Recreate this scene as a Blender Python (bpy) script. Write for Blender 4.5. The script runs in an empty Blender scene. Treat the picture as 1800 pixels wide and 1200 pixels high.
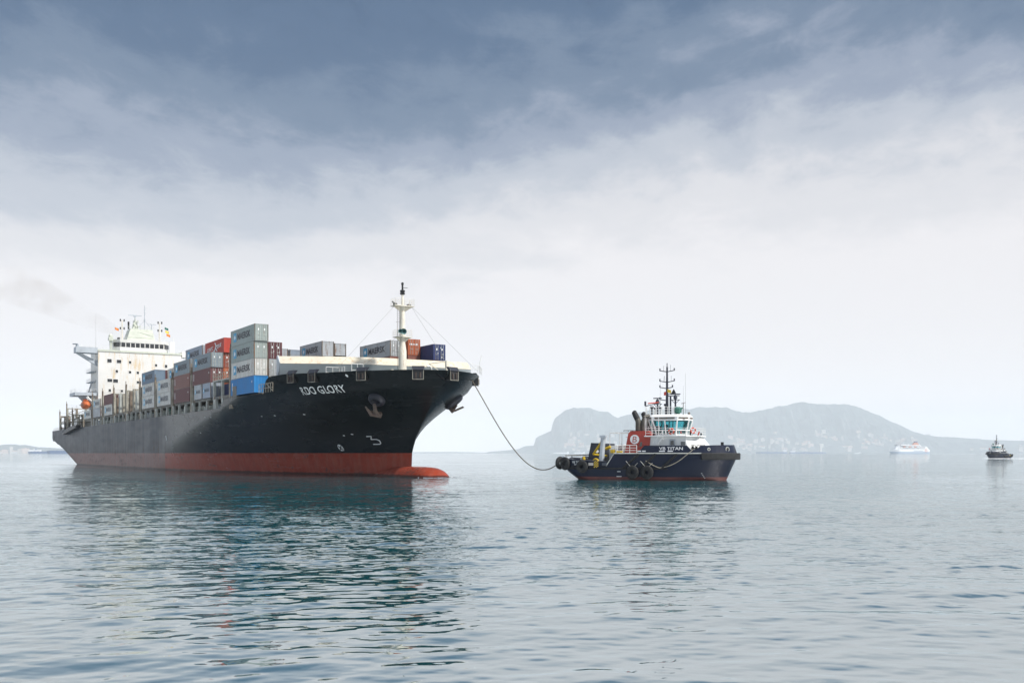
import bpy, bmesh, math, random
import numpy as np
from mathutils import Vector, Matrix, noise as mnoise
R = math.radians
rnd = random.Random(7)
scene = bpy.context.scene
COL = scene.collection

# ------------------------------------------------------------------ camera
CAMZ = 3.8
cam_d = bpy.data.cameras.new('camera')
cam_d.sensor_width = 36.0
cam_d.lens = 35.0
cam_d.shift_y = (796 - 600) / 1800.0
cam_d.clip_start = 0.5
cam_d.clip_end = 60000
cam = bpy.data.objects.new('camera', cam_d)
COL.objects.link(cam)
cam.location = (0, 0, CAMZ)
cam.rotation_euler = (R(90), 0, 0)
scene.camera = cam
scene.view_settings.view_transform = 'Standard'
scene.view_settings.look = 'None'
scene.view_settings.exposure = 0.75
scene.view_settings.gamma = 1.0
scene.cycles.use_denoising = True
scene.cycles.denoiser = 'OPENIMAGEDENOISE'
scene.cycles.denoising_input_passes = 'RGB_ALBEDO_NORMAL'
scene.cycles.denoising_prefilter = 'ACCURATE'
scene.cycles.max_bounces = 6
scene.cycles.volume_bounces = 2

# ------------------------------------------------------------------ sun and sky
SUN_EL = 50.0
SUN_AZ = 118.0       # clockwise from the view direction: to the right, slightly behind the camera
sd = bpy.data.lights.new('sun', 'SUN')
sd.energy = 3.0
sd.angle = R(4.0)
sd.color = (1.0, 0.965, 0.91)
sun = bpy.data.objects.new('sun', sd)
COL.objects.link(sun)
sv = Vector((math.sin(R(SUN_AZ)) * math.cos(R(SUN_EL)), math.cos(R(SUN_AZ)) * math.cos(R(SUN_EL)), math.sin(R(SUN_EL))))
sun.rotation_euler = sv.to_track_quat('Z', 'Y').to_euler()
sun.location = (60, -40, 90)


class NT:
    """small helper to write node trees"""
    def __init__(self, tree):
        self.t = tree
        self.n = tree.nodes
    def node(self, kind, **kw):
        nd = self.n.new(kind)
        for k, v in kw.items():
            if k.startswith('i_'):
                key = k[2:]
                key = int(key) if key.isdigit() else key.replace('_', ' ')
                self.put(nd.inputs[key], v)
            else:
                setattr(nd, k, v)
        return nd
    def put(self, sock, v):
        if isinstance(v, bpy.types.NodeSocket):
            self.t.links.new(v, sock)
        else:
            sock.default_value = v
    def m(self, op, a, b=0.0, c=None, clamp=False):
        nd = self.n.new('ShaderNodeMath')
        nd.operation = op
        nd.use_clamp = clamp
        self.put(nd.inputs[0], a)
        self.put(nd.inputs[1], b)
        if c is not None:
            self.put(nd.inputs[2], c)
        return nd.outputs[0]
    def mix(self, f, a, b, blend='MIX'):
        nd = self.n.new('ShaderNodeMix')
        nd.data_type = 'RGBA'
        nd.blend_type = blend
        self.put(nd.inputs[0], f)
        self.put(nd.inputs[6], a if isinstance(a, bpy.types.NodeSocket) else (*a, 1))
        self.put(nd.inputs[7], b if isinstance(b, bpy.types.NodeSocket) else (*b, 1))
        return nd.outputs[2]
    def noise(self, vec, scale, detail=4, rough=0.55, dist=0.0):
        nd = self.n.new('ShaderNodeTexNoise')
        self.put(nd.inputs['Vector'], vec)
        nd.inputs['Scale'].default_value = scale
        nd.inputs['Detail'].default_value = detail
        nd.inputs['Roughness'].default_value = rough
        nd.inputs['Distortion'].default_value = dist
        return nd.outputs[0]
    def mapping(self, vec, scale=(1, 1, 1), loc=(0, 0, 0), rot=(0, 0, 0)):
        nd = self.n.new('ShaderNodeMapping')
        self.put(nd.inputs[0], vec)
        self.put(nd.inputs[1], loc)
        nd.inputs[2].default_value = rot
        nd.inputs[3].default_value = scale
        return nd.outputs[0]
    def ramp(self, f, stops, interp='LINEAR'):
        nd = self.n.new('ShaderNodeValToRGB')
        nd.color_ramp.interpolation = interp
        els = nd.color_ramp.elements
        while len(els) < len(stops):
            els.new(0.5)
        for e, (p, c) in zip(els, stops):
            e.position = p
            e.color = (*c, 1) if len(c) == 3 else c
        self.put(nd.inputs[0], f)
        return nd.outputs[0]
    def comb(self, x, y, z=0.0):
        nd = self.n.new('ShaderNodeCombineXYZ')
        for k, v in enumerate((x, y, z)):
            self.put(nd.inputs[k], v)
        return nd.outputs[0]


world = bpy.data.worlds.new('World')
scene.world = world
world.use_nodes = True
w = NT(world.node_tree)
w.n.clear()
w_out = w.n.new('ShaderNodeOutputWorld')
sky = w.n.new('ShaderNodeTexSky')
sky.sky_type = 'NISHITA'
sky.sun_disc = False
sky.sun_elevation = R(SUN_EL)
sky.sun_rotation = R(SUN_AZ)
sky.air_density = 1.0
sky.dust_density = 4.0
bg_sky = w.node('ShaderNodeBackground', i_Color=sky.outputs[0], i_Strength=0.10)
# a thin cloud deck: patterns live on a horizontal layer above the sea, brightness falls with elevation
gen = w.n.new('ShaderNodeTexCoord').outputs['Generated']
sp = w.n.new('ShaderNodeSeparateXYZ')
w.put(sp.inputs[0], gen)
dx, dy, dz = sp.outputs
zc = w.m('MAXIMUM', dz, 0.0)
den = w.m('ADD', zc, 0.16)
deck = w.comb(w.m('DIVIDE', dx, den), w.m('DIVIDE', dy, den))
big = w.noise(w.mapping(deck, (0.9, 1.0, 1), (3.1, 1.7, 0), (0, 0, R(25))), 0.9, 3, 0.5, 0.6)
wisp = w.noise(w.mapping(deck, (1.15, 1.0, 1), (1.3, 5.2, 0), (0, 0, R(-35))), 2.1, 9, 0.60, 0.55)
fine = w.noise(w.mapping(deck, (1.4, 1.0, 1), (7.7, 2.2, 0), (0, 0, R(-30))), 6.5, 8, 0.64, 0.3)
el = w.m('ADD', zc, w.m('MULTIPLY', w.m('SUBTRACT', big, 0.5), 0.11))
el = w.m('ADD', el, w.m('MULTIPLY', w.m('SUBTRACT', wisp, 0.5), w.m('MULTIPLY', zc, 0.42)))
el = w.m('ADD', el, w.m('MULTIPLY', w.m('SUBTRACT', fine, 0.5), w.m('MULTIPLY', zc, 0.30)))
el = w.m('SUBTRACT', el, w.m('MULTIPLY', dx, w.m('MULTIPLY', zc, 0.20)))
SKY_STOPS = [(0.0, (0.555, 0.53, 0.53)), (0.16, (0.525, 0.505, 0.51)), (0.21, (0.44, 0.435, 0.45)),
             (0.26, (0.300, 0.320, 0.362)), (0.31, (0.165, 0.197, 0.262)), (0.355, (0.072, 0.112, 0.178)),
             (0.40, (0.024, 0.062, 0.130)), (0.46, (0.003, 0.034, 0.095)), (0.60, (0.10, 0.15, 0.24)), (1.0, (0.65, 0.68, 0.73))]
cl_col = w.ramp(el, SKY_STOPS, 'EASE')
bg_cl = w.node('ShaderNodeBackground', i_Color=cl_col, i_Strength=1.0)
mixw = w.n.new('ShaderNodeMixShader')
mixw.inputs[0].default_value = 0.95
w.t.links.new(bg_sky.outputs[0], mixw.inputs[1])
w.t.links.new(bg_cl.outputs[0], mixw.inputs[2])
w.t.links.new(mixw.outputs[0], w_out.inputs[0])

# ------------------------------------------------------------------ materials
MATS = {}
def new_mat(name):
    m = bpy.data.materials.new(name)
    m.use_nodes = True
    nt = NT(m.node_tree)
    nt.n.clear()
    out = nt.n.new('ShaderNodeOutputMaterial')
    b = nt.n.new('ShaderNodeBsdfPrincipled')
    nt.t.links.new(b.outputs[0], out.inputs[0])
    MATS[name] = m
    return m, nt, b

def paint(name, c, rough=0.45, metal=0.0, var=0.12, scale=0.7, rust=0.0, rust_col=(0.20, 0.085, 0.03),
          streak=(1.3, 1.3, 0.16), bump=0.0, spec=0.5):
    """weathered paint: uneven tone plus rust that runs down in streaks"""
    m, nt, b = new_mat(name)
    tc = nt.n.new('ShaderNodeTexCoord').outputs['Object']
    oi = nt.n.new('ShaderNodeObjectInfo').outputs['Random']
    vec = nt.node('ShaderNodeVectorMath', operation='ADD')
    nt.put(vec.inputs[0], tc)
    nt.put(vec.inputs[1], nt.comb(nt.m('MULTIPLY', oi, 37.0), nt.m('MULTIPLY', oi, 91.0), nt.m('MULTIPLY', oi, 17.0)))
    v = vec.outputs[0]
    n1 = nt.noise(v, scale, 6, 0.6)
    dk = tuple(max(0, x * (1 - 1.8 * var)) for x in c)
    lt = tuple(min(1, x * (1 + 1.4 * var) + 0.02 * var) for x in c)
    col = nt.ramp(n1, [(0.3, dk), (0.7, lt)])
    if rust > 0:
        n2 = nt.noise(nt.mapping(v, streak), 1.6, 7, 0.68)
        n3 = nt.noise(v, 3.5, 5, 0.7)
        f = nt.m('MULTIPLY_ADD', n2, 0.7, nt.m('MULTIPLY', n3, 0.3))
        lo = 0.66 - 0.28 * rust
        f = nt.ramp(f, [(lo, (0, 0, 0)), (lo + 0.12, (1, 1, 1))])
        rc = nt.mix(nt.noise(v, 9, 3), tuple(x * 0.55 for x in rust_col), tuple(x * 1.35 for x in rust_col))
        col = nt.mix(nt.m('MULTIPLY', f, 0.85), col, rc)
    nt.put(b.inputs['Base Color'], col)
    b.inputs['Metallic'].default_value = metal
    b.inputs['Specular IOR Level'].default_value = spec
    nt.put(b.inputs['Roughness'], nt.m('MULTIPLY_ADD', n1, 0.25, rough - 0.12))
    if bump > 0:
        bp = nt.node('ShaderNodeBump', i_Strength=bump, i_Distance=0.05)
        nt.put(bp.inputs['Height'], nt.noise(v, 2.5, 5))
        nt.t.links.new(bp.outputs[0], b.inputs['Normal'])
    return m

def glass(name, c, rough=0.06):
    m, nt, b = new_mat(name)
    b.inputs['Base Color'].default_value = (*c, 1)
    b.inputs['Roughness'].default_value = rough
    b.inputs['Specular IOR Level'].default_value = 0.9
    return m

paint('cream', (0.72, 0.68, 0.58), 0.5, var=0.08, rust=0.42, rust_col=(0.42, 0.24, 0.08))
paint('white', (0.80, 0.79, 0.75), 0.45, var=0.05, rust=0.16, rust_col=(0.5, 0.33, 0.14))
paint('white_house', (0.72, 0.71, 0.685), 0.5, var=0.04, scale=0.25, rust=0.5, rust_col=(0.62, 0.42, 0.16), streak=(0.5, 0.5, 0.07))
paint('cool_grey', (0.42, 0.46, 0.50), 0.5, var=0.08, rust=0.1)
paint('sage', (0.55, 0.58, 0.50), 0.5, var=0.08, rust=0.22)
paint('breakwater_shaded_grey', (0.33, 0.37, 0.39), 0.5, var=0.05, scale=0.3, rust=0.12, rust_col=(0.45, 0.27, 0.1))  # grey has the shade of the wall's lower face put into it
paint('breakwater_rim', (0.60, 0.55, 0.44), 0.5, var=0.06, scale=0.5, rust=0.48, rust_col=(0.55, 0.32, 0.12), streak=(0.9, 0.9, 0.5))
paint('rusty_steel', (0.20, 0.165, 0.125), 0.75, var=0.3, rust=0.6, rust_col=(0.15, 0.075, 0.035))
paint('rusty_beige', (0.33, 0.315, 0.26), 0.7, var=0.2, rust=0.55, rust_col=(0.17, 0.09, 0.045))
paint('deck_green', (0.05, 0.09, 0.08), 0.6, var=0.3, rust=0.5)
paint('deck_grey', (0.16, 0.17, 0.16), 0.7, var=0.3, rust=0.6)
paint('stanchion_grey', (0.42, 0.44, 0.41), 0.6, var=0.12, rust=0.45)
paint('black_steel', (0.012, 0.013, 0.015), 0.45, var=0.2, rust=0.25)
paint('anchor_dark', (0.05, 0.036, 0.03), 0.8, var=0.3, rust=0.3)
paint('anchor_rust', (0.105, 0.082, 0.068), 0.8, var=0.25, rust=0.4)
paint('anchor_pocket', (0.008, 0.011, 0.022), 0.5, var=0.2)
paint('letter_white', (0.72, 0.76, 0.76), 0.5, var=0.06)
paint('orange_boat', (0.55, 0.13, 0.035), 0.4, var=0.1, rust=0.25)
paint('rail_white', (0.72, 0.72, 0.70), 0.5, var=0.05, rust=0.2)
paint('wire', (0.30, 0.30, 0.29), 0.5, var=0.1)
paint('rubber', (0.008, 0.009, 0.010), 0.75, var=0.3, scale=2.5, bump=0.3)
paint('tug_navy', (0.004, 0.009, 0.028), 0.38, var=0.06, scale=0.3, spec=0.35)
paint('tug_boot', (0.105, 0.024, 0.020), 0.5, var=0.2, rust=0.2)
paint('tug_red', (0.42, 0.045, 0.028), 0.4, var=0.12, rust=0.25, rust_col=(0.18, 0.03, 0.02))
paint('tug_white', (0.78, 0.79, 0.78), 0.4, var=0.04, rust=0.08, rust_col=(0.45, 0.33, 0.2))
paint('tug_deck', (0.10, 0.14, 0.12), 0.7, var=0.2, rust=0.3)
paint('mast_navy', (0.022, 0.026, 0.042), 0.5, var=0.2)
paint('exhaust', (0.10, 0.094, 0.08), 0.5, metal=0.4, var=0.3)
paint('soot', (0.01, 0.01, 0.012), 0.7, var=0.2)
paint('yellow', (0.62, 0.42, 0.02), 0.5, var=0.12, rust=0.25)
paint('buoy_red', (0.60, 0.07, 0.03), 0.5, var=0.05)
paint('rope', (0.13, 0.115, 0.09), 0.9, var=0.25, scale=4, bump=0.5)
paint('rope_pale', (0.36, 0.33, 0.26), 0.9, var=0.25, scale=4, bump=0.5)
paint('green_gear', (0.04, 0.16, 0.12), 0.5, var=0.2)
paint('flag_orange', (0.75, 0.22, 0.03), 0.8, var=0.1)
paint('flag_yellow', (0.8, 0.55, 0.05), 0.8, var=0.1)
paint('horn_teal', (0.05, 0.13, 0.13), 0.4, var=0.1)
glass('bridge_glass', (0.012, 0.014, 0.018))
glass('port_glass', (0.05, 0.06, 0.07))
# wheelhouse glass: thin tinted panes one can see through
m_, nt_, b_ = new_mat('cabin_glass')
nt_.n.remove(b_)
tr_ = nt_.node('ShaderNodeBsdfTransparent', i_Color=(0.32, 0.74, 0.78, 1))
gl_ = nt_.node('ShaderNodeBsdfGlossy', i_Color=(0.9, 1, 1, 1), i_Roughness=0.03)
fr_ = nt_.node('ShaderNodeFresnel', i_IOR=1.5)
mx_ = nt_.n.new('ShaderNodeMixShader')
nt_.t.links.new(fr_.outputs[0], mx_.inputs[0])
nt_.t.links.new(tr_.outputs[0], mx_.inputs[1])
nt_.t.links.new(gl_.outputs[0], mx_.inputs[2])
nt_.t.links.new(mx_.outputs[0], [n for n in nt_.n if n.type == 'OUTPUT_MATERIAL'][0].inputs[0])

# hull paint of the container ship: black topsides over red boot-topping, weathered aft with sky reflection painted in
m_, nt, b = new_mat('ship_hull_paint')
tc = nt.n.new('ShaderNodeTexCoord').outputs['Object']
s3 = nt.n.new('ShaderNodeSeparateXYZ')
nt.put(s3.inputs[0], tc)
hx, hy, hz = s3.outputs
n1 = nt.noise(nt.mapping(tc, (0.12, 0.12, 0.6)), 1.0, 6, 0.6)
n2 = nt.noise(nt.mapping(tc, (0.9, 0.9, 0.05)), 1.0, 8, 0.7)        # vertical runs
n3 = nt.noise(tc, 0.9, 8, 0.7)
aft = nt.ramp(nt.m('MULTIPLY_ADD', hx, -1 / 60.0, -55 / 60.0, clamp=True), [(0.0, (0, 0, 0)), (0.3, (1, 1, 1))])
black = nt.ramp(n1, [(0.3, (0.002, 0.005, 0.006)), (0.7, (0.006, 0.010, 0.012))])
worn_sky_grey = nt.ramp(n2, [(0.35, (0.016, 0.024, 0.038)), (0.65, (0.040, 0.050, 0.068))])  # wear streaks, with the sky's bluish reflection mixed into the colour
top = nt.mix(nt.m('MULTIPLY', aft, 0.85), black, worn_sky_grey)
lowband = nt.ramp(nt.m('MULTIPLY_ADD', hz, -0.22, 1.85, clamp=True), [(0.0, (0, 0, 0)), (1, (1, 1, 1))])
rs = nt.ramp(nt.m('MULTIPLY_ADD', n2, 0.6, nt.m('MULTIPLY', n3, 0.4)), [(0.50, (0, 0, 0)), (0.58, (1, 1, 1))])
rsf = nt.m('MULTIPLY', nt.m('MULTIPLY', rs, aft), nt.m('MULTIPLY', lowband, 0.8))
top = nt.mix(rsf, top, (0.085, 0.05, 0.036))
scr = nt.ramp(nt.noise(nt.mapping(tc, (0.5, 0.5, 1.6), (4, 2, 9)), 1.3, 10, 0.75), [(0.775, (0, 0, 0)), (0.795, (1, 1, 1))])
top = nt.mix(nt.m('MULTIPLY', scr, 0.35), top, (0.30, 0.31, 0.31))
redn = nt.ramp(n3, [(0.3, (0.22, 0.036, 0.018)), (0.7, (0.33, 0.054, 0.028))])
redw = nt.ramp(n2, [(0.35, (0.115, 0.048, 0.040)), (0.65, (0.235, 0.120, 0.105))])
oldred = nt.m('LESS_THAN', nt.m('ADD', hx, nt.m('MULTIPLY', hz, -0.4)), -66.0)
red = nt.mix(oldred, redn, redw)
bare = nt.ramp(nt.m('MULTIPLY_ADD', n3, 0.5, nt.m('MULTIPLY', n1, 0.5)), [(0.565, (0, 0, 0)), (0.60, (1, 1, 1))])
red = nt.mix(nt.m('MULTIPLY', nt.ramp(n2, [(0.45, (0, 0, 0)), (0.7, (1, 1, 1))]), 0.35), red, (0.30, 0.13, 0.10))
red = nt.mix(nt.m('MULTIPLY', bare, 0.75), red, (0.055, 0.038, 0.034))
wet = nt.ramp(nt.m('MULTIPLY_ADD', hz, 1.6, nt.m('MULTIPLY_ADD', n3, 0.8, -0.55), clamp=True), [(0.25, (1, 1, 1)), (0.5, (0, 0, 0))])
red = nt.mix(nt.m('MULTIPLY', wet, 0.8), red, (0.03, 0.016, 0.014))
plate = nt.node('ShaderNodeTexBrick', i_Scale=1.0, i_Mortar_Size=0.012, i_Brick_Width=9.5, i_Row_Height=2.3, i_Bias=0.0)
plate.offset = 0.41
nt.put(plate.inputs['Vector'], nt.comb(hx, hz))
plate.inputs['Color1'].default_value = (0.78, 0.78, 0.80, 1)
plate.inputs['Color2'].default_value = (1.12, 1.12, 1.10, 1)
plate.inputs['Mortar'].default_value = (0.6, 0.58, 0.55, 1)
top = nt.mix(nt.m('MULTIPLY_ADD', aft, 0.7, 0.25), top, nt.mix(1.0, top, plate.outputs[0], 'MULTIPLY'))
isred = nt.m('LESS_THAN', hz, 3.8)
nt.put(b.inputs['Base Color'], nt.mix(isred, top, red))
nt.put(b.inputs['Roughness'], nt.m('MULTIPLY_ADD', aft, nt.m('MULTIPLY_ADD', n2, 0.5, -0.06), nt.m('MULTIPLY_ADD', n1, 0.2, 0.16)))
# shell plating: shallow seams and buckles
seam = nt.node('ShaderNodeTexBrick', i_Scale=1.0, i_Mortar_Size=0.02, i_Brick_Width=11.0, i_Row_Height=2.4)
seam.offset = 0.37
nt.put(seam.inputs['Vector'], nt.comb(hx, hz))
buck = nt.noise(nt.mapping(tc, (0.35, 0.35, 0.5)), 1.0, 2, 0.4)
bp = nt.node('ShaderNodeBump', i_Strength=0.16, i_Distance=0.10)
nt.put(bp.inputs['Height'], nt.m('MULTIPLY_ADD', seam.outputs[1], -0.12, buck))
nt.t.links.new(bp.outputs[0], b.inputs['Normal'])
nt.put(b.inputs['Specular IOR Level'], nt.m('MULTIPLY', nt.m('MULTIPLY_ADD', aft, 0.09, 0.12), nt.m('MULTIPLY_ADD', rsf, -0.9, 1.0)))

# ------------------------------------------------------------------ object helpers
def tag(o, label=None, cat=None, group=None, kind=None):
    if label: o['label'] = label
    if cat: o['category'] = cat
    if group: o['group'] = group
    if kind: o['kind'] = kind
    return o

def empty(name, loc, rz=0.0):
    o = bpy.data.objects.new(name, None)
    o.empty_display_size = 1
    COL.objects.link(o)
    o.location = loc
    o.rotation_euler = (0, 0, rz)
    return o

def copy_tree(o, parent=None):
    c = o.copy()
    COL.objects.link(c)
    if parent is not None:
        c.parent = parent
    for ch in o.children:
        copy_tree(ch, c)
    return c

class MB:
    def __init__(self):
        self.v = []
        self.f = []
    def quad(self, a, b, c, d):
        i = len(self.v)
        self.v += [tuple(a), tuple(b), tuple(c), tuple(d)]
        self.f.append((i, i + 1, i + 2, i + 3))
        return self
    def box(self, x0, x1, y0, y1, z0, z1):
        return self.prism([(x0, y0), (x1, y0), (x1, y1), (x0, y1)], z0, z1)
    def prism(self, pts, z0, z1, top=None):
        """vertical prism over an xy outline (counter-clockwise); top = other outline for the upper face"""
        n = len(pts)
        top = top or pts
        i = len(self.v)
        self.v += [(p[0], p[1], z0) for p in pts] + [(p[0], p[1], z1) for p in top]
        self.f.append(tuple(i + k for k in reversed(range(n))))
        self.f.append(tuple(i + n + k for k in range(n)))
        for k in range(n):
            k2 = (k + 1) % n
            self.f.append((i + k, i + k2, i + n + k2, i + n + k))
        return self
    def extr(self, pts3, off):
        """3-D polygon extruded by an offset vector"""
        n = len(pts3)
        i = len(self.v)
        self.v += [tuple(p) for p in pts3] + [tuple(p[k] + off[k] for k in range(3)) for p in pts3]
        self.f.append(tuple(i + k for k in reversed(range(n))))
        self.f.append(tuple(i + n + k for k in range(n)))
        for k in range(n):
            k2 = (k + 1) % n
            self.f.append((i + k, i + k2, i + n + k2, i + n + k))
        return self
    def bar(self, a, b, r, n=6, r2=None):
        a, b = Vector(a), Vector(b)
        d = (b - a)
        if d.length < 1e-6:
            return self
        d.normalize()
        u = d.orthogonal().normalized()
        v = d.cross(u)
        r2 = r if r2 is None else r2
        i = len(self.v)
        for c, rr in ((a, r), (b, r2)):
            for k in range(n):
                t = 2 * math.pi * (k + 0.5) / n
                self.v.append(tuple(c + (u * math.cos(t) + v * math.sin(t)) * rr))
        for k in range(n):
            k2 = (k + 1) % n
            self.f.append((i + k, i + k2, i + n + k2, i + n + k))
        self.f.append(tuple(i + k for k in reversed(range(n))))
        self.f.append(tuple(i + n + k for k in range(n)))
        return self
    def tube(self, pts, r, n=6):
        pts = [Vector(p) for p in pts]
        i = len(self.v)
        m = len(pts)
        u = None
        for q, p in enumerate(pts):
            d = (pts[min(q + 1, m - 1)] - pts[max(q - 1, 0)]).normalized()
            u = d.orthogonal().normalized() if u is None else (u - d * u.dot(d)).normalized()
            v = d.cross(u)
            rr = r[q] if isinstance(r, (list, tuple)) else r
            for k in range(n):
                t = 2 * math.pi * k / n
                self.v.append(tuple(p + (u * math.cos(t) + v * math.sin(t)) * rr))
        for q in range(m - 1):
            for k in range(n):
                k2 = (k + 1) % n
                self.f.append((i + q * n + k, i + q * n + k2, i + (q + 1) * n + k2, i + (q + 1) * n + k))
        self.f.append(tuple(i + k for k in reversed(range(n))))
        self.f.append(tuple(i + (m - 1) * n + k for k in range(n)))
        return self
    def torus(self, c, axis, R0, r, n=20, k=8, sq=1.0):
        c = Vector(c)
        ax = Vector(axis).normalized()
        u = ax.orthogonal().normalized()
        v = ax.cross(u)
        i = len(self.v)
        for a in range(n):
            t = 2 * math.pi * a / n
            rad = u * math.cos(t) + v * math.sin(t)
            for b2 in range(k):
                p = 2 * math.pi * b2 / k
                self.v.append(tuple(c + rad * (R0 + r * math.cos(p)) + ax * (r * sq * math.sin(p))))
        for a in range(n):
            a2 = (a + 1) % n
            for b2 in range(k):
                b3 = (b2 + 1) % k
                self.f.append((i + a * k + b2, i + a2 * k + b2, i + a2 * k + b3, i + a * k + b3))
        return self
    def lathe(self, c, axis, prof, n=16):
        """profile = list of (distance along the axis, radius)"""
        c = Vector(c)
        ax = Vector(axis).normalized()
        u = ax.orthogonal().normalized()
        v = ax.cross(u)
        i = len(self.v)
        for h, r in prof:
            for k in range(n):
                t = 2 * math.pi * k / n
                self.v.append(tuple(c + ax * h + (u * math.cos(t) + v * math.sin(t)) * max(r, 1e-4)))
        for q in range(len(prof) - 1):
            for k in range(n):
                k2 = (k + 1) % n
                self.f.append((i + q * n + k, i + q * n + k2, i + (q + 1) * n + k2, i + (q + 1) * n + k))
        self.f.append(tuple(i + k for k in reversed(range(n))))
        self.f.append(tuple(i + (len(prof) - 1) * n + k for k in range(n)))
        return self
    def rail(self, pts, h=1.0, r=0.035, step=1.6, rows=3, closed=False):
        """guard rail along a path"""
        pts = [Vector(p) for p in pts]
        if closed:
            pts.append(pts[0])
        for a, b in zip(pts, pts[1:]):
            L = (b - a).length
            n = max(1, int(round(L / step)))
            for q in range(n + 1):
                p = a.lerp(b, q / n)
                self.bar(p, p + Vector((0, 0, h)), r, 4)
            for q in range(rows):
                z = Vector((0, 0, h * (q + 1) / rows))
                self.bar(a + z, b + z, r * 0.8, 4)
        return self
    def mesh(self, name, mats, idx=None, smooth=False):
        me = bpy.data.meshes.new(name)
        me.from_pydata(self.v, [], self.f)
        for m in (mats if isinstance(mats, (list, tuple)) else [mats]):
            me.materials.append(MATS[m] if isinstance(m, str) else m)
        if idx is not None:
            me.polygons.foreach_set('material_index', idx)
        if smooth:
            me.polygons.foreach_set('use_smooth', [True] * len(me.polygons))
            me.set_sharp_from_angle(angle=R(35))
        me.update()
        return me
    def build(self, name, mats, parent=None, smooth=False, idx=None, loc=None, rz=None):
        o = bpy.data.objects.new(name, self.mesh(name, mats, idx, smooth))
        COL.objects.link(o)
        if parent is not None:
            o.parent = parent
        if loc is not None:
            o.location = loc
        if rz is not None:
            o.rotation_euler = (0, 0, rz)
        return o

TEXT_CACHE = {}
def text_geo(s, bold=0.02, shear=0.0):
    """letters as flat polygons: verts (x,y) scaled so that the text is 1 high, plus its width"""
    key = (s, bold, shear)
    if key in TEXT_CACHE:
        return TEXT_CACHE[key]
    cu = bpy.data.curves.new('letters', 'FONT')
    cu.body = s
    cu.offset = bold
    cu.shear = shear
    cu.resolution_u = 3
    o = bpy.data.objects.new('letters', cu)
    COL.objects.link(o)
    dg = bpy.context.evaluated_depsgraph_get()
    me = bpy.data.meshes.new_from_object(o.evaluated_get(dg))
    vs = [(v.co.x, v.co.y) for v in me.vertices]
    fs = [tuple(p.vertices) for p in me.polygons]
    bpy.data.objects.remove(o)
    bpy.data.curves.remove(cu)
    bpy.data.meshes.remove(me)
    x0, x1 = min(v[0] for v in vs), max(v[0] for v in vs)
    y0, y1 = min(v[1] for v in vs), max(v[1] for v in vs)
    h = y1 - y0
    vs = [((x - x0) / h, (y - y0) / h) for x, y in vs]
    TEXT_CACHE[key] = (vs, fs, (x1 - x0) / h)
    return TEXT_CACHE[key]

def add_text(mb, s, fn, height, width=None, bold=0.02, shear=0.0):
    """fn(u, v) maps metres along and up the lettering to a point"""
    vs, fs, wd = text_geo(s, bold, shear)
    kx = (width / wd) if width else height
    i = len(mb.v)
    mb.v += [tuple(fn(x * kx, y * height)) for x, y in vs]
    mb.f += [tuple(i + k for k in f) for f in fs]
    return mb

def lerp_tab(x, tab):
    if x <= tab[0][0]:
        return tab[0][1]
    for (a, va), (b2, vb) in zip(tab, tab[1:]):
        if x <= b2:
            return va + (vb - va) * (x - a) / (b2 - a)
    return tab[-1][1]
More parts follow.
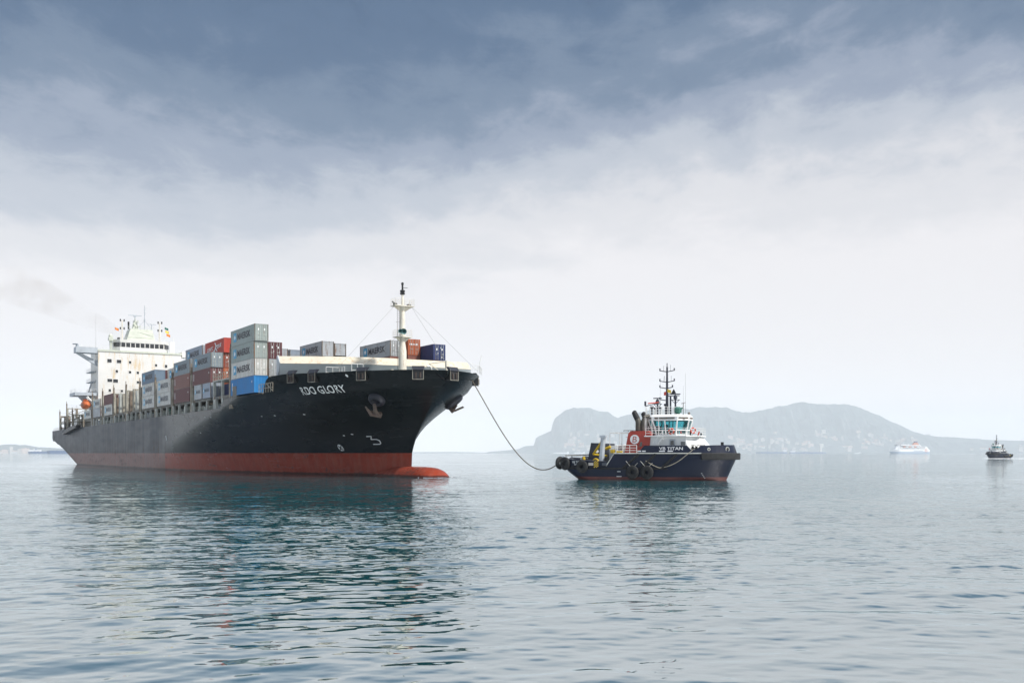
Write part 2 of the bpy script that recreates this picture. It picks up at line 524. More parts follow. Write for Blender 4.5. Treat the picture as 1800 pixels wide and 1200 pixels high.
# ------------------------------------------------------------------ sea
def make_sea():
    """one polar sheet around the viewpoint, fine near by, with real wavelets"""
    fi = np.linspace(R(-36), R(36), 900)
    fo = np.linspace(R(36), R(324), 73)[1:-1]
    ang = np.concatenate([fi, fo])
    v1 = np.linspace(470, 12, 1100)
    rad = np.concatenate([[2.0, 5.0, 9.0, 12.0], CAMZ * 1750 / v1, np.geomspace(600, 27000, 44)])
    A, RR = np.meshgrid(ang, rad)
    X = RR * np.sin(A)
    Y = RR * np.cos(A)
    g = np.random.default_rng(5)
    drow = np.gradient(rad)[:, None]
    Z = np.zeros_like(X)
    # patches of calmer and livelier water
    patch = np.zeros_like(X)
    for _ in range(14):
        k = 2 * np.pi / np.exp(g.uniform(np.log(14), np.log(120)))
        t = g.normal(0, 0.9)
        patch += np.sin(k * (X * 0.45 * np.sin(t) + Y * np.cos(t)) + g.uniform(0, 6.28))
    patch = np.clip(1.0 + 0.09 * patch, 0.5, 1.4)
    for q in range(96):
        lam = np.exp(g.uniform(np.log(0.42), np.log(9.0)))
        th = R(-18) + g.normal(0, R(34))
        k = 2 * np.pi / lam
        steep = 0.0070 * (1.3 if lam < 1.2 else 1.0 if lam < 2.5 else (2.5 / lam) ** 0.6)
        fade = np.clip(lam / (2.6 * drow) - 0.6, 0, 1)
        ph = k * (X * math.sin(th) + Y * math.cos(th)) + g.uniform(0, 6.28)
        Z += fade * (steep / k) * (np.sin(ph) + 0.18 * np.cos(2 * ph)) * patch
    Z[-30:] = 0
    nr, na = X.shape
    idx = np.arange(nr * na).reshape(nr, na)
    nxt = np.roll(idx, -1, axis=1)
    quads = np.stack([idx[:-1], idx[1:], nxt[1:], nxt[:-1]], axis=-1).reshape(-1, 4)[:, ::-1]
    verts = np.stack([X, Y, Z], axis=-1).reshape(-1, 3)
    c = len(verts)
    verts = np.vstack([verts, [[0, 0, 0]]])
    me = bpy.data.meshes.new('sea_water')
    tri = np.stack([np.full(na, c), idx[0], nxt[0]], axis=-1)[:, ::-1]
    me.vertices.add(len(verts))
    me.vertices.foreach_set('co', verts.astype(np.float32).ravel())
    loops = np.concatenate([quads.ravel(), tri.ravel()]).astype(np.int32)
    me.loops.add(len(loops))
    me.loops.foreach_set('vertex_index', loops)
    starts = np.concatenate([np.arange(len(quads)) * 4, len(quads) * 4 + np.arange(na) * 3]).astype(np.int32)
    tot = np.concatenate([np.full(len(quads), 4), np.full(na, 3)]).astype(np.int32)
    me.polygons.add(len(starts))
    me.polygons.foreach_set('loop_start', starts)
    me.polygons.foreach_set('loop_total', tot)
    me.polygons.foreach_set('use_smooth', np.ones(len(starts), dtype=bool))
    me.update(calc_edges=True)
    me.validate()
    m, nt, b = new_mat('sea_surface')
    tc = nt.n.new('ShaderNodeTexCoord').outputs['Object']
    b.inputs['Base Color'].default_value = (0.004, 0.066, 0.078, 1)
    b.inputs['Roughness'].default_value = 0.035
    b.inputs['IOR'].default_value = 7.5
    big = nt.noise(nt.mapping(tc, (0.012, 0.035, 1), (3, 8, 0), (0, 0, R(14))), 1.0, 4, 0.6)
    calm = nt.ramp(big, [(0.36, (0.25, 0.25, 0.25)), (0.62, (1, 1, 1))])
    # a smooth patch in the lee of the boat the picture was taken from, breeze ripples beyond it
    pos = nt.n.new('ShaderNodeVectorMath')
    pos.operation = 'LENGTH'
    nt.put(pos.inputs[0], tc)
    edge = nt.m('MULTIPLY_ADD', nt.noise(nt.mapping(tc, (0.05, 0.10, 1)), 1.0, 4, 0.6), 36.0, -18.0)
    rip = nt.m('MULTIPLY_ADD', nt.m('ADD', pos.outputs['Value'], edge), 1 / 34.0, -20 / 34.0, clamp=True)
    rip = nt.m('MULTIPLY', nt.m('MULTIPLY_ADD', rip, 0.97, 0.03), calm)
    def slopes(scale, stretch, rot, amp, detail):
        nd = nt.n.new('ShaderNodeTexNoise')
        nt.put(nd.inputs['Vector'], nt.mapping(tc, (1.0, stretch, 1), (scale, 2 * scale, 0), (0, 0, R(rot))))
        nd.inputs['Scale'].default_value = scale
        nd.inputs['Detail'].default_value = detail
        v = nt.node('ShaderNodeVectorMath', operation='SUBTRACT')
        nt.put(v.inputs[0], nd.outputs['Color'])
        v.inputs[1].default_value = (0.5, 0.5, 0.5)
        s = nt.node('ShaderNodeVectorMath', operation='MULTIPLY')
        nt.put(s.inputs[0], v.outputs[0])
        s.inputs[1].default_value = (amp * 0.8, amp, 0)
        return s.outputs[0]
    def vadd(p, q):
        s = nt.node('ShaderNodeVectorMath', operation='ADD')
        nt.put(s.inputs[0], p)
        nt.put(s.inputs[1], q)
        return s.outputs[0]
    def vscale(p, f):
        s = nt.node('ShaderNodeVectorMath', operation='SCALE')
        nt.put(s.inputs[0], p)
        nt.put(s.inputs['Scale'], f)
        return s.outputs[0]
    breeze = vadd(slopes(3.4, 1.6, 10, 0.46, 3), slopes(1.15, 1.9, -16, 0.32, 2))
    swell = slopes(0.55, 1.9, 20, 0.10, 2)
    geo = nt.n.new('ShaderNodeNewGeometry')
    nn = vadd(geo.outputs['Normal'], vadd(vscale(breeze, rip), swell))
    nrm = nt.node('ShaderNodeVectorMath', operation='NORMALIZE')
    nt.put(nrm.inputs[0], nn)
    nt.t.links.new(nrm.outputs[0], b.inputs['Normal'])
    me.materials.append(m)
    o = bpy.data.objects.new('sea_water', me)
    COL.objects.link(o)
    tag(o, kind='structure')
make_sea()

# ------------------------------------------------------------------ distant land
m_, nt, b = new_mat('rock_hill')
tc = nt.n.new('ShaderNodeTexCoord').outputs['Object']
n1 = nt.noise(tc, 0.008, 10, 0.65)
n2 = nt.noise(nt.mapping(tc, (0.02, 0.02, 0.006)), 1.0, 8, 0.7)
geo = nt.n.new('ShaderNodeNewGeometry')
nz = nt.n.new('ShaderNodeSeparateXYZ')
nt.put(nz.inputs[0], geo.outputs['Normal'])
veg_haze_blue = nt.ramp(n1, [(0.35, (0.016, 0.034, 0.040)), (0.65, (0.042, 0.066, 0.070))])  # scrub tone blued in the colour to add to the distance haze
lime_haze_blue = nt.ramp(n2, [(0.35, (0.055, 0.07, 0.075)), (0.7, (0.15, 0.155, 0.155))])  # limestone, likewise blued and flattened for haze
cliff = nt.ramp(nt.m('MULTIPLY_ADD', nz.outputs[2], -1.0, nt.m('MULTIPLY_ADD', n1, 0.9, 0.55)), [(0.34, (0, 0, 0)), (0.55, (1, 1, 1))])
nt.put(b.inputs['Base Color'], nt.mix(cliff, veg_haze_blue, lime_haze_blue))
b.inputs['Roughness'].default_value = 0.95

def land(name, skyline, d0, depth, front=0.42, step=3, rough=1.0, seed=0):
    """a ridge of hills: skyline is (pixel column, pixel row) of the photograph seen at distance d0"""
    x0, x1 = skyline[0][0], skyline[-1][0]
    cols = np.arange(x0, x1 + 0.1, step)
    rows = np.linspace(0, 1, 26)
    v, f = [], []
    for cx in cols:
        hpx = max(0.0, 796 - lerp_tab(cx, skyline))
        for t in rows:
            dd = d0 - depth * front + depth * t
            X = (cx - 900) / 1750.0 * d0
            H = hpx * d0 / 1750.0 + CAMZ
            if t <= front:
                pr = (t / front) ** 0.8
                pr = pr * 0.55 + 0.45 * pr ** 2.6
            else:
                pr = (1 - (t - front) / (1 - front)) ** 1.2
            nn = mnoise.fractal(Vector((X * 0.0035, dd * 0.0035, seed)), 0.9, 2.1, 7)
            z = H * pr
            if 0.02 < pr < 0.97:
                z += rough * nn * H * 0.17 * math.sin(math.pi * min(1, pr)) ** 0.7
            elif pr >= 0.97:
                z += rough * 2.2 * mnoise.fractal(Vector((X * 0.02, 3.0, seed)), 1.0, 2.0, 4)
            v.append((X, dd, z - 1.5 if pr < 0.02 else max(z, -0.5)))
    n = len(rows)
    for i in range(len(cols) - 1):
        for j in range(n - 1):
            f.append((i * n + j, (i + 1) * n + j, (i + 1) * n + j + 1, i * n + j + 1))
    mb = MB()
    mb.v, mb.f = v, f
    o = mb.build(name, 'rock_hill', smooth=False)
    tag(o, kind='structure')
    return o

ROCK = [(852, 796), (859, 793.5), (877, 792), (899, 790), (913, 788), (922, 783), (940, 782), (941.5, 769), (946, 765.5), (961, 757.5), (970, 754),
        (972.5, 737), (978, 728), (995, 715.5), (1010, 712), (1025, 710), (1037, 711), (1055, 719), (1070, 721), (1079, 727), (1087, 731),
        (1105, 725.5), (1125, 721), (1150, 717), (1180, 715), (1210, 716), (1245, 711), (1262, 711), (1275, 712), (1300, 718.5), (1320, 722), (1340, 719),
        (1365, 710), (1390, 706), (1415, 704), (1450, 706), (1495, 707), (1510, 715), (1540, 725), (1570, 740), (1600, 755),
        (1625, 762.5), (1660, 766), (1700, 768.5), (1740, 772), (1800, 773), (1870, 778), (1960, 784), (2060, 796)]
ROCK_D = 18000
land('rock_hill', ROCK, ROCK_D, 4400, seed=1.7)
HEAD = [(-160, 796), (-120, 786), (-60, 783), (0, 781.5), (14, 780), (25, 780), (33, 782), (42, 781), (50, 784), (60, 785), (72, 785), (100, 787), (140, 788), (200, 790), (300, 792), (360, 796)]
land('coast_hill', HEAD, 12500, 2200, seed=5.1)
LOW = [(700, 796), (730, 793.8), (790, 793.5), (830, 794), (870, 796)]
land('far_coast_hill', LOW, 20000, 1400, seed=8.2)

# ------------------------------------------------------------------ town at the foot of the rock, each block its own
paint('render_pale', (0.44, 0.42, 0.39), 0.8, var=0.1, scale=0.05)
paint('render_pink', (0.44, 0.35, 0.31), 0.8, var=0.1, scale=0.05)
paint('render_grey', (0.42, 0.43, 0.43), 0.8, var=0.1, scale=0.05)
paint('roof_tile', (0.30, 0.16, 0.11), 0.8, var=0.2, scale=0.1)
glass('town_glass', (0.06, 0.07, 0.09), 0.2)
for nm_ in ('render_pale', 'render_pink', 'render_grey'):      # rows of windows as a pattern in the wall
    nt = NT(MATS[nm_].node_tree)
    bs = [n for n in nt.n if n.type == 'BSDF_PRINCIPLED'][0]
    src = bs.inputs['Base Color'].links[0].from_socket
    s3 = nt.n.new('ShaderNodeSeparateXYZ')
    nt.put(s3.inputs[0], nt.n.new('ShaderNodeTexCoord').outputs['Object'])
    fx_ = nt.m('PINGPONG', nt.m('ADD', s3.outputs[0], s3.outputs[1]), 2.1)
    fz_ = nt.m('PINGPONG', s3.outputs[2], 1.7)
    win = nt.m('MULTIPLY', nt.m('GREATER_THAN', fx_, 1.15), nt.m('GREATER_THAN', fz_, 0.85))
    nt.put(bs.inputs['Base Color'], nt.mix(win, src, (0.07, 0.08, 0.10)))
def town_block(w_, d_, h_, wall, pitched):
    t = empty('apartment_block', (0, 0, 0))
    mb = MB().box(-w_ / 2, w_ / 2, -d_ / 2, d_ / 2, -12, h_)
    mb.build('wall', wall, t)
    if pitched:
        rf = MB()
        rf.extr([(-w_ / 2 - 0.6, -d_ / 2 - 0.6, h_ + 0.01), (-w_ / 2 - 0.6, d_ / 2 + 0.6, h_ + 0.01), (-w_ / 2 - 0.6, 0, h_ + d_ * 0.28)], (w_ + 1.2, 0, 0))
        rf.build('roof', 'roof_tile', t)
    else:
        MB().box(-w_ / 2 - 0.4, w_ / 2 + 0.4, -d_ / 2 - 0.4, d_ / 2 + 0.4, h_ + 0.01, h_ + 0.9).box(-w_ * 0.15, w_ * 0.12, -3, 3, h_ + 0.91, h_ + 3.6).build('roof', wall, t)
    return t
protos = {}
def shore_d(cx):
    return ROCK_D - 4400 * 0.42
g = random.Random(11)
spots = []
for k in range(46):
    spots.append((g.uniform(985, 1112), g.uniform(0, 1)))
for k in range(22):
    spots.append((g.uniform(1255, 1330), g.uniform(0, 0.8)))
for k in range(64):
    spots.append((g.uniform(1330, 1560), g.uniform(0, 1.0)))
for k in range(14):
    spots.append((g.uniform(1640, 1790), g.uniform(0, 0.9)))
rock = bpy.data.objects['rock_hill']
from mathutils.bvhtree import BVHTree
rock_tree = BVHTree.FromPolygons([v.co.copy() for v in rock.data.vertices], [tuple(p.vertices) for p in rock.data.polygons])
for k, (cx, t) in enumerate(spots):
    dd = shore_d(cx) + 60 + t * 740
    X = (cx - 900) / 1750.0 * ROCK_D
    hit = rock_tree.ray_cast(Vector((X, dd, 2000)), Vector((0, 0, -1)))
    z = hit[0].z if hit[0] else 0
    kind = g.randrange(9)
    if kind not in protos:
        wd, hh = [(24, 12), (38, 17), (18, 30), (52, 14), (30, 22), (46, 20), (20, 14), (64, 12), (34, 28)][kind]
        t_ = town_block(wd, 14, hh, ['render_pale', 'render_pink', 'render_pale', 'render_grey', 'render_pale', 'render_pink', 'render_grey', 'render_pale', 'render_pale'][kind], kind in (0, 3, 6))
        protos[kind] = t_
        r_ = t_
    else:
        r_ = copy_tree(protos[kind])
    r_.location = (X, dd, z)
    r_.scale = (2.0, 2.0, 2.0)
    r_.rotation_euler = (0, 0, g.uniform(-0.3, 0.3))
    side = 'under the steep end of the rock' if cx < 1200 else ('under the highest ridge of the rock' if cx < 1600 else 'past the low shoulder of the rock')
    what = {0: 'small pale tiled house', 3: 'long grey tiled building', 6: 'small grey tiled house', 1: 'pink flat-roofed block', 5: 'wide pink flat-roofed block',
            2: 'slim pale tower block', 4: 'pale flat-roofed block', 7: 'long low pale building', 8: 'tall pale apartment block'}[kind]
    tag(r_, what + ' ' + side, 'building', what + 's ' + side)
# big block on the skyline at the right shoulder
tw = town_block(70, 30, 62, 'render_grey', False)
hit = rock_tree.ray_cast(Vector(((1637 - 900) / 1750 * ROCK_D, ROCK_D - 10, 2000)), Vector((0, 0, -1)))
tw.location = ((1631 - 900) / 1750 * ROCK_D, ROCK_D - 10, (hit[0].z if hit[0] else 150) - 34)
tag(tw, 'square grey block standing alone on the skyline above the low shoulder of the rock', 'building')
for k, cx in enumerate((2, 9, 20, 27, 36, 45, 52)):
    r_ = copy_tree(protos.get(k % 9, tw))
    r_.location = ((cx - 900) / 1750.0 * 11600, 11600, 2 + 10 * (k % 3))
    r_.scale = (1.8, 1.8, 1.8)
    r_.rotation_euler = (0, 0, 0.2 * (k % 3))
    tag(r_, 'pale waterside building under the low wooded coast behind the container ship stern', 'building', 'waterside buildings on the far left coast')
# ------------------------------------------------------------------ container ship (local: x forward, y to port, z up from the water)
SHIP_LOC = Vector((-28.24, 181.0, 0.0))
SHIP_RZ = math.atan2(-0.8471, 0.5314)
ship = empty('container_ship', SHIP_LOC, SHIP_RZ)
tag(ship, 'huge black-hulled container ship with red boot-topping and a white wheelhouse block, being towed', 'container ship')
SM = Matrix.Translation(SHIP_LOC) @ Matrix.Rotation(SHIP_RZ, 4, 'Z')
HALF = 19.0
STEM = [(-3, 22.2), (0, 22.3), (3.8, 22.6), (6, 23.7), (8.4, 26.0), (11, 28.8), (13.5, 31.6), (16.9, 34.5)]
FS1 = [(-3, -84), (0, -78), (4, -66), (8, -44), (12, -20), (14, -9), (16.9, -2)]
FP = [(0, 1.75), (8, 1.7), (12, 1.6), (16.9, 1.5)]
FQ = [(0, 1.0), (4, 0.96), (8, 0.84), (12, 0.64), (14, 0.55), (16.9, 0.5)]
AS1 = [(-3, -170), (0, -182), (3.8, -206), (6, -222), (8, -240), (9, -247), (17, -247)]
AE = [(-3, -214), (0, -226), (3.8, -240), (8, -249), (10, -250), (17, -250)]
def hull_half(s, z):
    s1, e = lerp_tab(z, FS1), lerp_tab(z, STEM)
    if s > s1:
        u = min(1.0, (s - s1) / (e - s1))
        return HALF * max(0.0, 1 - u ** lerp_tab(z, FP)) ** lerp_tab(z, FQ)
    a1, ae = lerp_tab(z, AS1), lerp_tab(z, AE)
    if s < a1:
        u = min(1.0, (a1 - s) / (a1 - ae))
        lo = lerp_tab(z, [(5, 0.0), (8.2, 1.0)])
        full = HALF * max(0.0, 1 - u ** 2) ** 0.62
        return full * (1 - lo) + lo * HALF * (1 - 0.03 * u)
    return HALF
def hull_top(s):
    return lerp_tab(s, [(-250, 12.15), (-17.0, 12.25), (-16.4, 12.6), (-15.4, 13.75), (-14.6, 14.0), (3.6, 13.95), (3.9, 15.3), (4.4, 16.1),
                        (5.4, 16.6), (10, 16.75), (20, 16.5), (28, 16.45), (34.5, 16.45)])
def hull_pt(s, z, side=-1, off=0.0):
    """a point on (or a little outside) the shell plating"""
    y = side * hull_half(s, z)
    if off:
        e = 0.15
        dys = (hull_half(s + e, z) - hull_half(s - e, z)) / (2 * e)
        dyz = (hull_half(s, z + e) - hull_half(s, z - e)) / (2 * e)
        n = Vector((-dys, side, -dyz)).normalized()
        p = Vector((s, y, z)) + n * off
        return p
    return Vector((s, y, z))

def build_hull():
    sc_ = np.concatenate([np.linspace(0, 0.10, 16), np.linspace(0.11, 0.66, 40), np.linspace(0.67, 0.80, 26),
                          [(-17.0 + 250) / 284.5, (-16.4 + 250) / 284.5, (-15.4 + 250) / 284.5, (-14.6 + 250) / 284.5],
                          np.linspace(0.835, 0.885, 14), [(3.6 + 250) / 284.5, (3.9 + 250) / 284.5, (4.4 + 250) / 284.5, (5.4 + 250) / 284.5],
                          0.905 + 0.095 * np.sin(np.linspace(0, math.pi / 2, 44))])
    sc_ = np.unique(np.round(sc_, 6))
    zl = [-3, -1.5, -0.6, 0, 0.8, 1.8, 2.8, 3.8, 4.8, 6, 7.2, 8.4, 9.6, 10.4, 11.0, 11.6]
    nz_ = len(zl) + 8
    v, f = [], []
    for c in sc_:
        top = hull_top(-250 + 284.5 * c)
        zs = zl + [11.6 + (top - 11.6) * k / 8 for k in range(1, 9)]
        for z in zs:
            ae, st = lerp_tab(z, AE), lerp_tab(z, STEM)
            s = ae + (st - ae) * c
            # keep columns of the upper levels together
            hb = hull_half(s, z)
            v.append((s, hb, z))
    n = len(sc_)
    mb = MB()
    mb.v = v + [(a, -b_, c_) for a, b_, c_ in v]
    o = n * nz_
    for i in range(n - 1):
        for j in range(nz_ - 1):
            a, b_, c_, d = i * nz_ + j, (i + 1) * nz_ + j, (i + 1) * nz_ + j + 1, i * nz_ + j + 1
            mb.f.append((d, c_, b_, a))
            mb.f.append((o + a, o + b_, o + c_, o + d))
    for j in range(nz_ - 1):        # transom
        mb.f.append((j, o + j, o + j + 1, j + 1))
    # inside of the bulwark, forward
    for sg in (-1, 1):
        pts = [(-250 + 284.5 * c) for c in sc_ if -250 + 284.5 * c > -15]
        for a, b_ in zip(pts, pts[1:]):
            ta, tb = hull_top(a), hull_top(b_)
            ya, yb = max(0, hull_half(a, ta) - 0.35), max(0, hull_half(b_, tb) - 0.35)
            oa, ob = hull_half(a, ta), hull_half(b_, tb)
            za = 13.72 if b_ <= 4.0 else 15.15
            la, lb_ = max(0, hull_half(a, za) - 0.35), max(0, hull_half(b_, za) - 0.35)
            if ta > za and tb > za:
                mb.quad((a, sg * la, za), (b_, sg * lb_, za), (b_, sg * yb, tb), (a, sg * ya, ta))
            mb.quad((a, sg * ya, ta), (b_, sg * yb, tb), (b_, sg * ob, tb), (a, sg * oa, ta))
    # bulbous bow
    i0 = len(mb.v)
    nb, nk = 26, 24
    for q in range(nb):
        u = q / (nb - 1)
        s = 8 + 25.5 * math.sin(u * math.pi / 2)
        r = 1.0 if s < 24.5 else max(0, 1 - ((s - 24.5) / 9.0) ** 4.6) ** 0.5
        ry, rz_ = 3.1 * r, 3.65 * r
        for k in range(nk):
            t = 2 * math.pi * k / nk
            ct, st_ = math.cos(t), math.sin(t)
            mb.v.append((s, ry * math.copysign(abs(ct) ** 0.8, ct), -2.0 + rz_ * math.copysign(abs(st_) ** 0.8, st_)))
    for q in range(nb - 1):
        for k in range(nk):
            k2 = (k + 1) % nk
            mb.f.append((i0 + q * nk + k, i0 + q * nk + k2, i0 + (q + 1) * nk + k2, i0 + (q + 1) * nk + k))
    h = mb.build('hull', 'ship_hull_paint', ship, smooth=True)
    return h
hull = build_hull()

def deck_sheet(name, s0, s1, z, matn, inset=0.3, n=40):
    mb = MB()
    for k in range(n):
        a, b_ = s0 + (s1 - s0) * k / n, s0 + (s1 - s0) * (k + 1) / n
        ya, yb = max(0.01, hull_half(a, z) - inset), max(0.01, hull_half(b_, z) - inset)
        mb.quad((a, -ya, z), (b_, -yb, z), (b_, yb, z), (a, ya, z))
    return mb.build(name, matn, ship)
deck_sheet('main_deck', -249.5, -14.5, 11.9, 'deck_green', 0.2, 60)
deck_sheet('step_deck', -14.4, 8, 13.7, 'deck_green', 0.4)
deck_sheet('forecastle_deck', 4.6, 32, 15.1, 'deck_green', 0.4)

# --- breakwater across the foredeck
bw = MB()
NB = 24
def bw_pt(t, z, fwd=0.0):
    y = -16.7 + 32.9 * t
    s = lerp_tab(y, [(-17.4, 5.5), (-16.7, 5.9), (-9, 10.0), (-3, 12.0), (1, 12.6), (16.4, 12.5)]) + fwd
    return (s, y, z)
for k in range(NB):
    a, b_ = k / NB, (k + 1) / NB
    for (z0, f0, z1, f1) in ((15.12, -0.2, 18.75, 1.1), (18.75, 1.1, 18.76, 0.0)):
        bw.quad(bw_pt(a, z0, f0), bw_pt(b_, z0, f0), bw_pt(b_, z1, f1), bw_pt(a, z1, f1))
    bw.quad(bw_pt(b_, 15.12, -0.5), bw_pt(a, 15.12, -0.5), bw_pt(a, 18.76, -0.5), bw_pt(b_, 18.76, -0.5))
bwo = bw.build('breakwater', 'breakwater_shaded_grey', ship)
rim = MB()
for k in range(NB):
    a, b_ = k / NB, (k + 1) / NB
    rim.quad(bw_pt(a, 18.75, 1.13), bw_pt(b_, 18.75, 1.13), bw_pt(b_, 20.1, -0.4), bw_pt(a, 20.1, -0.4))
    rim.quad(bw_pt(a, 20.1, -0.4), bw_pt(b_, 20.1, -0.4), bw_pt(b_, 20.1, -0.7), bw_pt(a, 20.1, -0.7))
    rim.quad(bw_pt(b_, 18.75, -0.7), bw_pt(a, 18.75, -0.7), bw_pt(a, 20.1, -0.7), bw_pt(b_, 20.1, -0.7))
rim.build('rim', 'breakwater_rim', bwo)
for t in (0.12, 0.3, 0.42, 0.58, 0.72, 0.88):
    MB().extr([bw_pt(t, 14.7, -0.52), bw_pt(t, 19.9, -0.72), bw_pt(t, 14.7, -3.2)], (0, 0.12, 0)).build('bracket', 'breakwater_shaded_grey', bwo)
# swept end plate at the starboard side
ep = MB()
prof = [(5.0, 15.2), (7.6, 15.2), (6.4, 15.7), (6.0, 17.0), (6.9, 18.8), (5.7, 20.1), (5.2, 20.1), (5.1, 17)]
ep.extr([(a, -16.75, z) for a, z in prof], (0, 0.22, 0))
ep.build('end_plate', 'cool_grey', bwo)

# --- name on the bow, set on the flare
nm = MB()
def name_fn(u, v):
    s = 11.75 + u + 0.42 * v
    z = 13.45 + v + 0.008 * u
    return hull_pt(s, z, -1, 0.15)
add_text(nm, 'RDO GLORY', name_fn, 1.12, 9.35, bold=0.008)
NAME = nm.build('ship_name', 'letter_white', ship)
# thruster mark and bulbous bow mark
tm = MB()
def disc_on_hull(mb, s, z, r, off=0.03, side=-1, n=20):
    i = len(mb.v)
    mb.v.append(tuple(hull_pt(s, z, side, off)))
    for k in range(n):
        t = 2 * math.pi * k / n
        mb.v.append(tuple(hull_pt(s + r * math.cos(t), z + r * math.sin(t), side, off)))
    for k in range(n):
        mb.f.append((i, i + 1 + k, i + 1 + (k + 1) % n))
disc_on_hull(tm, 7.3, 4.7, 0.6)
tmo = tm.build('thruster_mark', 'letter_white', ship)
cr = MB()
for a in (45, 135):
    ca, sa = math.cos(R(a)), math.sin(R(a))
    q = []
    for (u, v_) in ((-0.5, -0.11), (0.5, -0.11), (0.5, 0.11), (-0.5, 0.11)):
        q.append(hull_pt(7.3 + u * ca - v_ * sa, 4.7 + u * sa + v_ * ca, -1, 0.06))
    cr.quad(*q)
cr.build('cross', 'black_steel', tmo)
bm_ = MB()
path = [(14.9, 6.6), (15.9, 6.6), (15.4, 6.1), (16.5, 6.1), (17.0, 5.85), (17.0, 5.45), (16.7, 5.3), (15.3, 5.3)]
for (a, za), (b_, zb) in zip(path, path[1:]):
    bm_.bar(hull_pt(a, za, -1, 0.02), hull_pt(b_, zb, -1, 0.02), 0.085, 4)
bm_.build('bulb_mark', 'letter_white', ship)
for (s_, z_, l_) in ((-63.5, 7.6, 1.6), (-31, 10.8, 0.6), (-27, 10.7, 0.6), (-6, 10.3, 0.5), (-2, 10.3, 0.6), (6, 10.3, 0.7), (-36, 7.8, 0.5), (10, 6.7, 0.6), (12, 6.9, 0.8)):
    MB().bar(hull_pt(s_, z_ + 0.1, -1, 0.01), hull_pt(s_ + l_ * 0.5, z_ + (-0.9 if l_ > 1 else 0.05), -1, 0.01), 0.09, 5).build('hull_scuff', 'letter_white', ship)

# --- mooring openings (roller fairleads) in the bulwark
def frame_at(s, z, side=-1):
    p = hull_pt(s, z, side)
    e = 0.3
    t = (hull_pt(s + e, z, side) - hull_pt(s - e, z, side)).normalized()
    upv = (hull_pt(s, z + e, side) - hull_pt(s, z - e, side)).normalized()
    n = t.cross(upv) * (1 if side < 0 else -1)
    n.normalize()
    return p, t, upv, n
def fairlead(s, side=-1, w_=1.65, h_=1.3):
    top = hull_top(s)
    p, t, u, n = frame_at(s, top - 0.25, side)
    t = Vector((t.x, t.y, 0)).normalized()
    u = Vector((0, 0, 1))
    n = t.cross(u) * (1 if side < 0 else -1)
    p = p - u * 0.55 + n * 0.02
    def P(a, b_, c):
        return p + t * a + u * b_ + n * c
    m = MB().extr([P(-w_ / 2, -h_ / 2, -0.15), P(w_ / 2, -h_ / 2, -0.15), P(w_ / 2, h_ / 2, -0.15), P(-w_ / 2, h_ / 2, -0.15)], n * 0.24)
    m.extr([P(-w_ / 2, -h_ / 2, -1.3), P(w_ / 2, -h_ / 2, -1.3), P(w_ / 2, h_ / 2, -1.3), P(-w_ / 2, h_ / 2, -1.3)], n * 1.149)
    o = m.build('fairlead', 'black_steel', ship)
    fr = MB()
    for a in (-w_ / 2, w_ / 2):
        fr.bar(P(a, -h_ / 2, 0.12), P(a, h_ / 2 + 0.35, 0.12), 0.045, 5)
    fr.bar(P(-w_ / 2, -h_ / 2, 0.12), P(w_ / 2, -h_ / 2, 0.12), 0.045, 5)
    fr.build('frame', 'rusty_beige', o)
    rl = MB()
    for a in (-0.35, 0.35):
        rl.bar(P(a, -0.45, 0.16), P(a, 0.4, 0.16), 0.13, 8)
    rl.build('roller', 'anchor_dark', o)
    MB().extr([P(-w_ / 2 - 0.12, h_ / 2 + 0.12, 0.25), P(w_ / 2 + 0.12, h_ / 2 + 0.12, 0.25), P(w_ / 2 + 0.12, h_ / 2 + 0.75, -0.25), P(-w_ / 2 - 0.12, h_ / 2 + 0.75, -0.25)], n * -0.5).build('cover', 'anchor_pocket', o)
for s_ in (11.5, 16.6, 25.9, 32.7):
    fairlead(s_)
fairlead(33.7, 1)
fairlead(24.6, 1)
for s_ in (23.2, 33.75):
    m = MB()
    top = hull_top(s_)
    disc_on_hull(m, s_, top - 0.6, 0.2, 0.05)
    o = m.build('mooring_hole_sky_disc', 'letter_white', ship)  # flat white disc painted for the sky light showing through the hole
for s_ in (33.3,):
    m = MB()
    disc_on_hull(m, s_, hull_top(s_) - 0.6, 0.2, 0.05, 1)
    m.build('mooring_hole_sky_disc', 'letter_white', ship)

